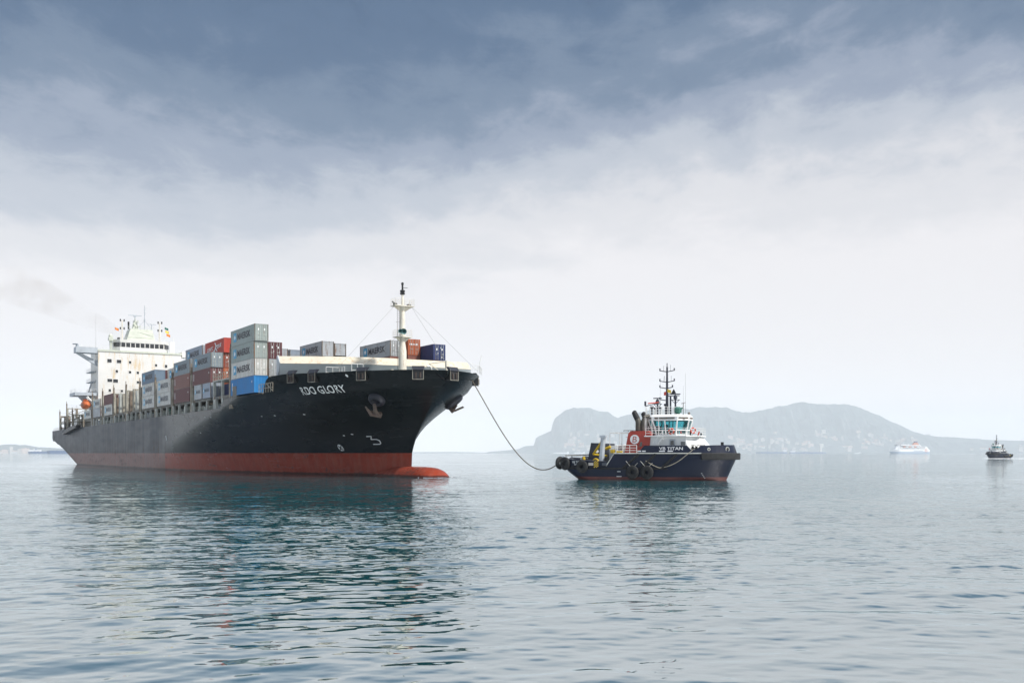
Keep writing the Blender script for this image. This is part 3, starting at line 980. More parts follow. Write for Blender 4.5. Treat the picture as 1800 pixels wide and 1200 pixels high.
# --- anchors in their round pockets
def anchor(s, z, side, turn=0.0, flk=3.0, am='anchor_rust'):
    p, t, u, n = frame_at(s, z, side)
    ks = 1.0 if side < 0 else 1.25
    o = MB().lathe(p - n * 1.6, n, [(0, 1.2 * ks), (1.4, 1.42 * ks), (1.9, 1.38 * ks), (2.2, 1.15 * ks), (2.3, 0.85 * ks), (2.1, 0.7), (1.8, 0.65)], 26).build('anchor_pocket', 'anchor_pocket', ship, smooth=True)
    dn = Vector((0, 0, -1))
    dn = (dn - n * dn.dot(n)).normalized()
    dn = (dn * math.cos(turn) + dn.cross(n) * math.sin(turn)).normalized()
    sd_ = dn.cross(n).normalized()
    b0 = p + n * (1.2 if flk > 2 else 0.7)
    sh_ = 1.75 if flk > 2 else 0.85
    an = MB()
    an.bar(b0 - dn * 0.1, b0 + dn * sh_ + n * 0.25, 0.26, 8, 0.34)              # shank
    cw = b0 + dn * (sh_ + 0.05) + n * 0.3
    an.extr([cw - sd_ * 0.95 - dn * 0.15 - n * 0.35, cw + sd_ * 0.95 - dn * 0.15 - n * 0.35, cw + sd_ * 0.95 - dn * 0.15 + n * 0.35, cw - sd_ * 0.95 - dn * 0.15 + n * 0.35], dn * 0.62)   # crown
    for q in (-1, 1):     # flukes point up along the shank
        c0 = cw + sd_ * (q * 0.62)
        an.extr([c0 - sd_ * 0.34 + n * 0.2, c0 + sd_ * 0.34 + n * 0.2, c0 + sd_ * (0.07 + 0.12 * q) - dn * flk + n * flk * 0.36, c0 - sd_ * (0.07 - 0.12 * q) - dn * flk + n * flk * 0.36], n * 0.22)
    an.build('anchor', am, o)
anchor(24.0, 12.3, -1, 0.3)
anchor(24.0, 12.3, 1, 0.0, 1.7, 'anchor_dark')

# a thin line of foam where the bulb breaks the surface
fb = MB()
f_r = random.Random(2)
for k in range(34):
    a = f_r.uniform(-1.5, 1.5)
    q = Vector((27.5 + 6.3 * math.cos(a) ** 0.4 + f_r.uniform(0, 0.25), 3.0 * math.sin(a) * 0.98 + f_r.uniform(-0.2, 0.2), 0))
    L_, W_ = f_r.uniform(0.15, 0.55), f_r.uniform(0.06, 0.16)
    fb.prism([(q.x - L_, q.y), (q.x, q.y - W_), (q.x + L_, q.y), (q.x, q.y + W_)], -0.05, f_r.uniform(0.03, 0.08))
paint('bow_foam_white', (0.72, 0.75, 0.77), 0.8, var=0.1)
fbo = fb.build('bow_foam', 'bow_foam_white')
fbo.location = SHIP_LOC
fbo.rotation_euler = (0, 0, SHIP_RZ)
tag(fbo, 'thin white foam lapping the red bulb of the container ship', kind='stuff')

# --- foremast
fm = MB().lathe((19.0, 0, 15.1), (0, 0, 1), [(0, 0.72), (5.6, 0.66), (7.0, 0.46), (13.0, 0.42), (13.2, 0.2), (15.0, 0.17)], 14).build('foremast', 'cream', ship, smooth=True)
def platform(z, w_, d_, par, brackets=True):
    mb = MB().box(19 - d_ / 2, 19 + d_ / 2, -w_ / 2, w_ / 2, z, z + 0.12)
    if brackets:
        for q in (-1, 1):
            mb.extr([(18.95, q * 0.3, z - 0.9), (18.95, q * w_ * 0.48, z - 0.02), (18.95, q * 0.3, z - 0.02)], (0.1, 0, 0))
    o = mb.build('platform', 'cream', par)
    x0, x1, y = 19 - d_ / 2 + 0.05, 19 + d_ / 2 - 0.05, w_ / 2 - 0.05
    MB().rail([(x0, -y, z + 0.12), (x1, -y, z + 0.12), (x1, y, z + 0.12), (x0, y, z + 0.12)], 1.1, 0.025, 0.8, 3, True).build('railing', 'cream', o)
    return o
p1 = platform(22.9, 2.7, 1.9, fm)
p2 = platform(28.0, 3.5, 1.9, fm)
for q, y in enumerate((-0.25, -0.85)):
    MB().lathe((19.55, y, 23.75), (1, -0.25, 0), [(0, 0.08), (0.45, 0.13), (0.8, 0.34), (0.95, 0.5 - 0.12 * q), (0.9, 0.4 - 0.12 * q), (0.5, 0.1)], 16).build('horn', 'horn_teal', p1, smooth=True)
tl = MB().lathe((19, 0, 30.0), (0, 0, 1), [(0, 0.3), (0.1, 0.42), (0.28, 0.42), (0.36, 0.3), (0.5, 0.42), (0.72, 0.42), (0.8, 0.16), (1.5, 0.16), (1.9, 0.24), (2.05, 0.1)], 12)
tl.bar((19, 0, 31.1), (19.4, 0.75, 31.15), 0.04)
tl.build('mast_light', 'black_steel', fm)
MB().bar((19, -1.0, 28.2), (19, -1.9, 28.75), 0.12).box(18.7, 19.3, -1.6, -1.1, 28.15, 28.5).box(18.7, 19.3, 0.9, 1.4, 28.15, 28.5).build('floodlight', 'deck_grey', p2)
ld = MB()
for y in (-0.75, -0.35):
    ld.bar((18.6, y, 15.3), (18.6, y, 27.9), 0.03, 4)
for k in range(36):
    z = 15.5 + k * 0.345
    ld.bar((18.6, -0.75, z), (18.6, -0.35, z), 0.02, 4)
for z in (17.5, 20.5, 25.5):
    ld.bar((18.6, -1.0, z), (18.9, 0, z), 0.03, 4)
ld.build('ladder', 'deck_grey', fm)
for (a, b_) in (((19, -1.5, 28.0), (19.5, -12.6, 16.3)), ((19, 1.6, 28.2), (32.3, 6.5, 16.8)), ((19, 1.6, 28.2), (14.0, 13.0, 17.0)), ((19, -1.0, 23), (16, -9, 15.3))):
    MB().bar(a, b_, 0.022, 4).build('stay', 'wire', fm)
# small gear on the foredeck
fd = MB().bar((21.0, 7.2, 15.1), (21.0, 7.2, 19.3), 0.26, 10).bar((21.0, 7.2, 19.2), (20.4, 4.2, 18.7), 0.1, 6).bar((20.4, 4.2, 18.7), (21.0, 7.0, 16.8), 0.08, 6)
fd.build('deck_crane', 'cream', ship)
MB().rail([(16.0, -12.2, 15.1), (16.0, -9.9, 15.1), (18.2, -9.9, 15.1)], 2.6, 0.06, 1.1, 3).build('access_railing', 'rail_white', ship)
MB().rail([(19.4, -9.2, 15.1), (19.4, -7.2, 15.1)], 3.0, 0.06, 1.0, 3).build('access_railing', 'rail_white', ship)
MB().lathe((18.0, -12.7, 15.8), (0, 1, 0), [(0, 0.9), (0.15, 0.9), (0.2, 0.5), (1.4, 0.5), (1.45, 0.9), (1.6, 0.9)], 14).box(17, 19, -12.9, -11, 15.1, 15.4).build('mooring_winch', 'anchor_rust', ship)
MB().lathe((24, -4.2, 15.1), (0, 0, 1), [(0, 0.35), (1.0, 0.35), (1.1, 0.55), (1.7, 0.5), (2.0, 0.2)], 12).build('vent_cowl', 'breakwater_rim', ship, smooth=True)
MB().tube([(25.5, 2.0, 15.1), (25.5, 2.0, 17.4), (25.5, 1.7, 17.75), (25.5, 1.2, 17.7)], 0.15, 8).build('vent_pipe', 'rail_white', ship)
MB().rail([(33.0, 5.0, 16.6), (30.4, 8.1, 16.55), (27.4, 10.3, 16.5)], 1.2, 0.04, 1.0, 2).build('bow_railing', 'rail_white', ship)
MB().bar((30.2, 7.8, 16.6), (30.6, 8.4, 19.4), 0.05).build('jackstaff', 'rail_white', ship)

# --- hatch coamings, stanchions and boxes along the side, forward of the deckhouse
LB_S = [-14.2, -42.0, -58.4, -75.0, -91.8, -109.0, -125.9, -143.0, -160.0]
prev = -16.0
cm = MB().box(-160, -17, -15.2, 15.2, 11.9, 14.0)
cmo = cm.build('hatch_coaming', 'deck_green', ship)
for a, b_ in ((-158.6, -144.6), (-141.6, -127.4), (-124.4, -110.4), (-107.4, -93.4), (-90.2, -76.4), (-73.4, -59.8), (-56.8, -43.4), (-40.6, -28.4), (-27.0, -15.6)):
    MB().box(a, b_, -18.6, 18.6, 14.15, 14.62).build('hatch_cover', 'deck_grey', cmo)
MB().box(-13.8, 0.2, -17.6, 17.6, 13.72, 14.22).box(0.21, 10.2, -13.3, 13.3, 13.72, 14.22).build('hatch_cover', 'deck_grey', cmo)
k = 0
s_ = -158.0
while s_ < -18:
    mb = MB().box(s_ - 0.22, s_ + 0.22, -18.9, -18.45, 11.9, 14.15)
    if k % 3 == 0:
        mb.box(s_ + 0.75, s_ + 1.15, -18.9, -18.45, 11.9, 14.15).box(s_ - 0.22, s_ + 1.15, -18.92, -18.43, 13.7, 14.14)
    mb.build('stanchion', 'stanchion_grey', ship)
    s_ += 5.55
    k += 1
bx_r = random.Random(3)
s_ = -158
while s_ < -20:
    L_ = bx_r.uniform(0.8, 2.6)
    h_ = bx_r.uniform(0.7, 2.0)
    y_ = -17.8 - bx_r.uniform(0, 0.6)
    mb = MB().box(s_, s_ + L_, y_, y_ + 0.9, 11.92, 11.92 + h_)
    if bx_r.random() < 0.5:
        mb.bar((s_ + L_ * 0.3, y_ - 0.1, 12), (s_ + L_ * 0.3, y_ - 0.1, 12 + h_ * 1.1), 0.09)
    mb.build('deck_box', bx_r.choice(['sage', 'cool_grey', 'deck_green', 'green_gear', 'stanchion_grey', 'deck_grey', 'sage']), ship)
    s_ += L_ + bx_r.uniform(0.3, 2.2)
MB().rail([(-158, -18.75, 12.0), (-17.2, -18.75, 12.0)], 1.05, 0.03, 1.85, 2).build('side_railing', 'stanchion_grey', ship)

# --- lashing bridges between the bays
def lashing_bridge(s, top, lo=11.95, cols=13, dirt='rusty_beige', post=True):
    mb = MB()
    ys = [-18.6 + 37.2 * k / (cols - 1) for k in range(cols)]
    for y in ys:
        for d in (-0.55, 0.55):
            mb.box(s + d - 0.28, s + d + 0.28, y - 0.28, y + 0.28, lo, top)
    zz = [z for z in (14.7, 17.6, 20.5) if z < top] + [top]
    for z in zz:
        for d in (-0.55, 0.55):
            mb.box(s + d - 0.13, s + d + 0.13, -18.6, 18.6, z - 0.3, z - 0.02)
        if z != zz[-1]:
            mb.box(s - 0.42, s + 0.42, -18.6, 18.6, z - 0.1, z - 0.04)
    for y in ys[:-1]:
        for d in (-0.55,):
            for z0, z1 in zip(zz, zz[1:]):
                mb.bar((s + d, y, z0), (s + d, y + 37.2 / (cols - 1), z1 - 0.3), 0.09, 4)
    o = mb.build('lashing_bridge', dirt, ship)
    if not post:
        return o
    ep_ = MB().box(s - 0.28, s + 0.28, -18.95, -18.62, lo, top + 1.6)
    ep_.bar((s - 0.2, -18.8, top + 1.6), (s - 0.2, -18.8, top + 2.4), 0.09).bar((s + 0.2, -18.7, top + 0.8), (s + 0.6, -18.7, top + 1.5), 0.07).bar((s, -18.8, top + 0.5), (s - 0.7, -18.8, top + 1.2), 0.05)
    ep_.build('end_post', 'rusty_steel', o)
    MB().rail([(s - 0.5, -18.6, top), (s - 0.5, 18.6, top)], 1.05, 0.03, 3.0, 2).build('railing', 'rusty_beige', o)
    return o
for s_, tp in zip(LB_S, (21.5, 20.0, 20.0, 20.0, 20.2, 20.4, 20.4, 20.4, 20.4)):
    lashing_bridge(s_, tp)
# cell guide frames standing in the two empty bays
for s_, tp in ((-96.0, 19.6), (-99.5, 20.2), (-104, 19.8), (-113.5, 19.6), (-117.5, 20.0), (-121.5, 19.0), (-134.5, 17.6)):
    lashing_bridge(s_, tp, 14.64, 13, 'rusty_steel' if s_ in (-104, -121.5) else ('stanchion_grey' if s_ in (-96.0, -117.5) else 'rusty_beige'), False)
# frames over the mooring deck aft of the deckhouse
for s_, tp in ((-199.5, 17.0), (-212.0, 19.6), (-228.4, 17.4)):
    lashing_bridge(s_, tp)
MB().box(-228.0, -212.3, -18.4, -17.9, 16.7, 17.0).box(-228, -212.3, -18.4, 18.4, 14.8, 15.0).build('stern_gantry', 'rusty_steel', ship)
MB().rail([(-249, -18.3, 12.1), (-230, -18.7, 12.1)], 1.1, 0.04, 1.5, 3).build('stern_railing', 'rail_white', ship)
for s_, y_, h_ in ((-224.5, -17.5, 4.2), (-218.5, -17.2, 3.6), (-206.5, -16.8, 3.0)):
    MB().tube([(s_, y_, 12), (s_, y_, 12 + h_), (s_ + 0.5, y_ - 0.1, 12.7 + h_), (s_ + 1.2, y_ - 0.1, 12.6 + h_), (s_ + 1.35, y_ - 0.1, 12.1 + h_)], 0.42, 10).build('vent_cowl', 'deck_grey', ship, smooth=True)
MB().box(-236, -226, -17.5, 17.5, 11.95, 13.0).box(-210, -200, -17.2, -12, 11.95, 15.5).build('mooring_house', 'white', ship)
MB().lathe((-233, -17.6, 12.9), (0, 1, 0), [(0, 0.8), (0.1, 0.8), (0.15, 0.45), (1.5, 0.45), (1.55, 0.8), (1.7, 0.8)], 14).build('mooring_winch', 'anchor_rust', ship)
# recess in the stern quarter
MB().box(-244.5, -237.5, -18.98, -18.6, 8.3, 10.9).build('stern_opening', 'black_steel', ship)
MB().box(-242.5, -239.5, -19.0, -18.7, 9.2, 10.4).build('stern_roller', 'anchor_rust', ship)
# accommodation ladder hanging along the side
gg = MB()
gg.extr([(-211, -19.1, 10.5), (-209, -19.1, 10.2), (-181, -19.1, 12.0), (-179, -19.1, 12.9), (-196, -19.1, 12.5)], (0, -1.5, 0))
gg.rail([(-210, -20.5, 10.9), (-180, -20.5, 12.8)], 0.8, 0.03, 2.0, 2)
gg.build('accommodation_ladder', 'black_steel', ship)

# --- deckhouse
TS = -182.3
dh = MB()
dh.box(TS - 14, TS, -13.4, 13.4, 11.92, 37.4)
house = dh.build('deckhouse', 'white_house', ship)
# windows of the front wall: (y, z, width, height)
WN = [(-9.9, 34.4, 1.35, 1.15), (-6.9, 34.3, 1.4, 1.1), (-3.4, 34.2, 0.75, 0.8), (5.0, 33.6, 0.75, 0.8), (8.3, 33.4, 0.8, 1.0), (11.2, 33.2, 0.8, 1.0),
      (-7.6, 31.0, 0.75, 0.85), (-3.4, 30.9, 0.75, 0.8), (-0.9, 30.8, 0.75, 0.8), (-9.8, 27.9, 1.5, 1.0), (-8.0, 27.8, 1.5, 1.1), (-0.9, 27.6, 0.75, 0.8),
      (-9.8, 24.6, 0.75, 0.85), (-6.0, 24.5, 0.75, 0.8), (-3.0, 24.4, 0.75, 0.8), (3.2, 30.5, 0.75, 0.8), (7.2, 30.2, 0.75, 0.8), (3.2, 27.4, 0.75, 0.8)]
for (y, z, w_, h_) in WN:
    o = MB().box(TS - 0.05, TS + 0.07, y - w_ / 2 - 0.1, y + w_ / 2 + 0.1, z - h_ / 2 - 0.1, z + h_ / 2 + 0.1).build('window', 'white', house)
    MB().box(TS, TS + 0.09, y - w_ / 2, y + w_ / 2, z - h_ / 2, z + h_ / 2).build('pane', 'bridge_glass', o)
for z in (15, 18, 21.5, 24.6, 27.8, 31, 34.2):
    for x in (-4, -8, -11.5):
        o = MB().box(TS + x - 0.45, TS + x + 0.45, -13.46, -13.35, z - 0.5, z + 0.5).build('window', 'white', house)
        MB().box(TS + x - 0.33, TS + x + 0.33, -13.49, -13.4, z - 0.4, z + 0.4).build('pane', 'bridge_glass', o)
# outside galleries on the starboard side
for z in (20.6, 24.2, 27.6, 31.0):
    o = MB().box(TS - 13.5, TS - 4.0, -15.0, -13.41, z - 0.15, z).build('gallery', 'cool_grey', house)
    MB().rail([(TS - 4.2, -14.9, z), (TS - 13.3, -14.9, z)], 1.05, 0.03, 1.6, 3).build('railing', 'rail_white', o)
MB().bar((TS - 5, -14.6, 20.6), (TS - 11, -14.6, 24.0), 0.25, 4).bar((TS - 11, -14.6, 24.2), (TS - 5, -14.6, 27.4), 0.25, 4).build('outside_stair', 'cool_grey', house)
# navigation bridge deck and its wings
nb = MB().box(TS - 13.6, TS + 0.25, -13.6, 13.6, 37.42, 38.0)
nbo = nb.build('bridge_deck', 'sage', house)
MB().rail([(TS + 0.15, -18.8, 38.0), (TS + 0.15, 18.8, 38.0)], 1.15, 0.035, 1.6, 3).build('railing', 'rail_white', nbo)
for q in (-1, 1):
    wg = MB()
    wg.box(TS - 4.6, TS + 0.22, min(q * 13.62, q * 20.2), max(q * 13.62, q * 20.2), 36.7, 38.55)
    wg.extr([(TS - 2.9, q * 13.42, 32.6), (TS - 2.9, q * 13.42, 34.3), (TS - 2.9, q * 18.6, 36.68), (TS - 2.9, q * 20.1, 36.68)], (1.4, 0, 0))
    wo = wg.build('bridge_wing', 'cool_grey' if q < 0 else 'white', house)
    MB().box(TS - 3.6, TS - 0.6, q * 19.9 - 0.9, q * 19.9 + 0.5, 39.5, 39.65).box(TS - 2.6, TS - 1.2, q * 19.5 - 0.4, q * 19.5 + 0.4, 38.56, 39.4).build('wing_shelter', 'cool_grey', wo)
    lw = MB()
    lw.box(TS - 12, TS - 0.6, min(q * 13.43, q * 20.4), max(q * 13.43, q * 20.4), 22.7, 23.7)
    lw.extr([(TS - 5, q * 13.42, 16.5), (TS - 5, q * 13.42, 19.5), (TS - 5, q * 17.2, 22.68), (TS - 5, q * 19.2, 22.68)], (1.6, 0, 0))
    lo_ = lw.build('boat_deck_wing', 'cool_grey', house)
    MB().rail([(TS - 0.8, q * 13.6, 23.7), (TS - 0.8, q * 20.2, 23.7), (TS - 11.8, q * 20.2, 23.7)], 1.2, 0.035, 1.5, 3).build('railing', 'rail_white', lo_)
# wheelhouse with its row of windows
wh = MB()
def wh_out(g0):
    return [(TS - 9, -8.2 - g0), (TS - 2.0, -8.2 - g0), (TS + 0.2 + g0, -6.6 - g0 * 0.5), (TS + 0.2 + g0, 7.8 + g0 * 0.5), (TS - 2.0, 9.4 + g0), (TS - 9, 9.4 + g0)]
wh.prism(wh_out(0), 38.01, 39.1)
wh.prism(wh_out(0.05), 40.75, 41.75, wh_out(0.25))
wh.prism(wh_out(-0.35), 39.11, 40.74)
who = wh.build('wheelhouse', 'white', house)
for k in range(9):
    y0 = -6.3 + k * 1.54
    o = MB().box(TS - 0.02, TS + 0.16, y0 - 0.02, y0 + 1.5, 39.12, 40.73).build('window', 'white', who)
    MB().box(TS + 0.03, TS + 0.19, y0 + 0.1, y0 + 1.38, 39.22, 40.63).build('pane', 'bridge_glass', o)
o = MB().extr([(TS - 1.9, -8.27, 39.2), (TS - 0.05, -6.8, 39.2), (TS - 0.05, -6.8, 40.65), (TS - 1.9, -8.27, 40.65)], (0.12, -0.12, 0)).build('window', 'bridge_glass', who)
o = MB().extr([(TS - 0.05, 8.0, 39.2), (TS - 1.9, 9.47, 39.2), (TS - 1.9, 9.47, 40.65), (TS - 0.05, 8.0, 40.65)], (0.12, 0.12, 0)).build('window', 'bridge_glass', who)
MB().rail([(TS + 0.2, -8, 41.76), (TS + 0.2, 9.2, 41.76)], 1.0, 0.03, 1.4, 2).build('railing', 'rail_white', who)
MB().box(TS - 2, TS - 0.4, -10.0, -8.6, 41.2, 42.3).bar((TS - 1.2, -9.3, 38), (TS - 1.2, -9.3, 41.2), 0.35).lathe((TS - 1.2, -9.3, 42.3), (0, 0, 1), [(0, 0.6), (0.5, 0.7), (1.0, 0.45), (1.2, 0.1)], 12).build('satellite_dome', 'sage', who)
MB().box(TS - 0.6, TS - 0.2, 9.6, 11.2, 38.0, 41.7).bar((TS - 0.4, 10.9, 41.7), (TS - 0.4, 10.9, 43.2), 0.06).build('bridge_screen', 'white', who)
# radar house and masts
rh = MB().prism([(TS - 8, -4.2), (TS - 1.2, -4.2), (TS - 1.2, 5.0), (TS - 8, 5.0)], 41.76, 45.7, [(TS - 7.5, -2.9), (TS - 1.8, -2.9), (TS - 1.8, 4.2), (TS - 7.5, 4.2)])
rho = rh.build('radar_house', 'sage', who)
MB().rail([(TS - 1.5, -3.8, 45.7), (TS - 1.5, 4.6, 45.7)], 0.9, 0.03, 1.0, 2).bar((TS - 1.7, -1.0, 44.8), (TS - 1.2, 4.4, 43.6), 0.06).bar((TS - 1.15, -4, 42.9), (TS - 1.15, 4.7, 42.9), 0.05).build('railing', 'sage', rho)
ms = MB()
ms.prism([(TS - 3.6, -2.1), (TS - 2.4, -2.1), (TS - 2.4, -0.2), (TS - 3.6, -0.2)], 45.72, 48.6, [(TS - 3.3, -1.7), (TS - 2.7, -1.7), (TS - 2.7, -0.8), (TS - 3.3, -0.8)])
for k in range(7):
    yy = bx_r.uniform(-2.2, 0.6)
    zz = bx_r.uniform(46, 48.6)
    ms.bar((TS - 2.6, -1.2, zz), (TS - 2.2, yy, zz + 0.3), 0.05).box(TS - 2.4, TS - 2.0, yy - 0.13, yy + 0.13, zz + 0.3, zz + 0.75)
mso = ms.build('radar_mast', 'sage', rho)
MB().bar((TS - 3, -1.25, 48.6), (TS - 3, -1.25, 50.0), 0.14).box(TS - 3.3, TS - 2.7, -1.7, -0.8, 49.9, 50.2).box(TS - 3.15, TS - 2.85, -3.3, 0.9, 50.25, 50.5).build('radar_scanner', 'cool_grey', mso)
mm = MB().bar((TS - 3, 1.9, 45.7), (TS - 3, 1.9, 54.0), 0.17, 8, 0.08).box(TS - 3.3, TS - 2.7, 1.65, 2.15, 48.8, 49.2).bar((TS - 3, 1.9, 48.8), (TS - 3, -0.2, 46.4), 0.06).bar((TS - 3, 1.9, 48.8), (TS - 3, 3.6, 46.8), 0.06)
mm.bar((TS - 3, 1.5, 51.5), (TS - 3, 2.3, 51.5), 0.05).bar((TS - 3, 1.9, 53), (TS - 3, 2.6, 53.2), 0.04).box(TS - 3.1, TS - 2.9, 1.7, 2.1, 52.2, 52.6)
mm.build('signal_mast', 'cool_grey', rho)
MB().bar((TS - 3, 4.2, 45.7), (TS - 3, 4.2, 47.6), 0.13).box(TS - 3.1, TS - 2.9, 2.9, 5.6, 47.6, 47.8).build('radar_scanner', 'cool_grey', rho)
for y in (-5.6, 6.6):
    lm = MB().bar((TS - 1.5, y, 41.76), (TS - 1.5, y, 48.3), 0.16)
    for k in range(8):
        z = 42.6 + k * 0.75
        lm.bar((TS - 1.5, y - 0.55, z), (TS - 1.5, y + 0.55, z), 0.035, 4)
    lm.bar((TS - 1.5, y - 0.5, 42), (TS - 1.5, y - 0.3, 48), 0.04, 4)
    o = lm.build('light_mast', 'cream', who)
    for dy in (-0.6, 0.6):
        for zz in (45.2, 47.9):
            MB().box(TS - 1.7, TS - 1.3, y + dy - 0.17, y + dy + 0.17, zz, zz + 0.75).build('signal_lamp', 'black_steel', o)
MB().bar((TS - 2, -3.5, 45.5), (TS - 2, -3.5, 48.0), 0.3).build('whistle', 'soot', rho)
MB().bar((TS - 5, -13.3, 38), (TS - 5, -13.3, 50.5), 0.05, 5, 0.02).build('whip_antenna', 'wire', nbo)
for y, z, mname in ((-7.9, 45.0, 'flag_orange'), (8.4, 45.0, 'flag_yellow'), (8.8, 43.9, 'flag_orange'), (8.2, 46.1, 'green_gear')):
    f = MB()
    for k in range(4):
        f.extr([(TS - 1.6 + 0.12 * math.sin(k * 1.7), y + k * 0.3, z - 0.1 * k), (TS - 1.6 + 0.12 * math.sin(k * 1.7 + 1.7), y + k * 0.3 + 0.3, z - 0.1 * k - 0.1), (TS - 1.6 + 0.12 * math.sin(k * 1.7 + 1.7), y + k * 0.3 + 0.3, z + 0.8 - 0.1 * k - 0.1), (TS - 1.6 + 0.12 * math.sin(k * 1.7), y + k * 0.3, z + 0.8 - 0.1 * k)], (0.03, 0, 0))
    f.build('flag', mname, who)
# funnel aft of the deckhouse
fu = MB().prism([(TS - 30, -5), (TS - 20, -5), (TS - 20, 5), (TS - 30, 5)], 11.95, 42.5, [(TS - 29, -4), (TS - 21.5, -4), (TS - 21.5, 4), (TS - 29, 4)])
fuo = fu.build('funnel', 'white', ship)
for y in (-2.2, 0, 2.2):
    MB().bar((TS - 25, y, 42.4), (TS - 26, y, 45.0), 0.5, 10).build('exhaust_pipe', 'soot', fuo)

# ------------------------------------------------------------------ containers
C_COL = {'blue': (0.016, 0.19, 0.46), 'navy': (0.012, 0.028, 0.12), 'grey': (0.235, 0.28, 0.31), 'greygreen': (0.31, 0.36, 0.345), 'white': (0.60, 0.60, 0.57),
         'silver': (0.43, 0.455, 0.475), 'bluegrey': (0.16, 0.22, 0.29), 'maroon': (0.10, 0.028, 0.034), 'plum': (0.135, 0.05, 0.052), 'brick': (0.26, 0.10, 0.075),
         'red': (0.45, 0.055, 0.035), 'rust': (0.26, 0.050, 0.022), 'orange': (0.42, 0.10, 0.032), 'paleblue': (0.32, 0.37, 0.44), 'lightblue': (0.36, 0.42, 0.48), 'mauve': (0.22, 0.105, 0.09)}
for k_, c_ in C_COL.items():
    paint('box_' + k_, c_, 0.5, var=0.07, scale=0.35, rust=0.46 if k_ in ('orange', 'silver', 'white') else 0.34)
paint('box_frame', (0.15, 0.14, 0.12), 0.65, var=0.25, rust=0.6)
paint('logo_blue', (0.03, 0.30, 0.52), 0.5, var=0.06)
paint('logo_blue_faded', (0.16, 0.42, 0.60), 0.5, var=0.1)
paint('logo_white', (0.78, 0.80, 0.80), 0.5, var=0.04)
paint('logo_dark', (0.025, 0.03, 0.045), 0.5, var=0.1)
paint('logo_dark_faded', (0.10, 0.115, 0.14), 0.5, var=0.1)
paint('logo_orange', (0.62, 0.28, 0.05), 0.5, var=0.06)

BODY_CACHE = {}
def container_mesh(L, H, c, doors):
    key = (L, H, c, doors)
    if key in BODY_CACHE:
        return BODY_CACHE[key]
    mb = MB()
    W = 2.44
    p = 0.16
    # corner posts and rails (local x: 0 = near end, -L = far end)
    for x0 in (-0.0 - p, -L):
        for y0 in (-W / 2, W / 2 - p):
            mb.box(x0, x0 + p, y0, y0 + p, 0, H)
    nf_post = len(mb.f)
    rails = MB()
    for z0 in (0, H - 0.12):
        for y0 in (-W / 2 + 0.004, W / 2 - 0.104):
            mb.box(-L + p, -p, y0, y0 + 0.1, z0 + 0.004, z0 + 0.116)
        mb.box(-p + 0.004, -0.004, -W / 2 + p, W / 2 - p, z0 + 0.004, z0 + 0.116)
        mb.box(-L + 0.004, -L + p - 0.004, -W / 2 + p, W / 2 - p, z0 + 0.004, z0 + 0.116)
    # corrugated sides
    n = int(round((L - 2 * p) / 0.28))
    dx = (L - 2 * p) / n
    for sg in (-1, 1):
        pts = []
        for k in range(n):
            x = -p - k * dx
            a, b_ = (0.0, 0.036)
            pts += [(x, a), (x - dx * 0.35, a), (x - dx * 0.5, b_), (x - dx * 0.85, b_)]
        pts.append((-L + p, 0.0))
        for (xa, ia), (xb, ib) in zip(pts, pts[1:]):
            ya, yb = sg * (W / 2 - 0.03 - ia), sg * (W / 2 - 0.03 - ib)
            q = [(xa, ya, 0.115), (xb, yb, 0.115), (xb, yb, H - 0.115), (xa, ya, H - 0.115)]
            mb.quad(*(q if sg > 0 else q[::-1]))
    # ends
    for ex, sg in ((-0.03, 1), (-L + 0.03, -1)):
        if sg > 0 and doors:
            mb.box(-0.1, -0.06, -W / 2 + p, W / 2 - p, 0.1, H - 0.1)
            continue
        n2 = 8
        d2 = (W - 2 * p) / n2
        for k in range(n2):
            y = -W / 2 + p + k * d2
            pr_ = [(y, 0), (y + d2 * 0.35, 0), (y + d2 * 0.5, 0.045), (y + d2 * 0.85, 0.045), (y + d2, 0)]
            for (ya, ia), (yb, ib) in zip(pr_, pr_[1:]):
                q = [(ex - sg * ia, ya, 0.115), (ex - sg * ib, yb, 0.115), (ex - sg * ib, yb, H - 0.115), (ex - sg * ia, ya, H - 0.115)]
                mb.quad(*(q if sg > 0 else q[::-1]))
    mb.box(-L + 0.02, -0.02, -W / 2 + 0.02, W / 2 - 0.02, H - 0.06, H - 0.03)
    mb.box(-L + 0.02, -0.02, -W / 2 + 0.02, W / 2 - 0.02, 0.05, 0.08)
    fr_ = 'box_frame' if c in ('greygreen', 'silver', 'white', 'grey', 'lightblue', 'paleblue') else 'box_' + c
    idx = [1 if q < nf_post else 0 for q in range(len(mb.f))]
    me = mb.mesh('container_body', ['box_' + c, fr_], idx)
    BODY_CACHE[key] = me
    return me
DOOR_CACHE = {}
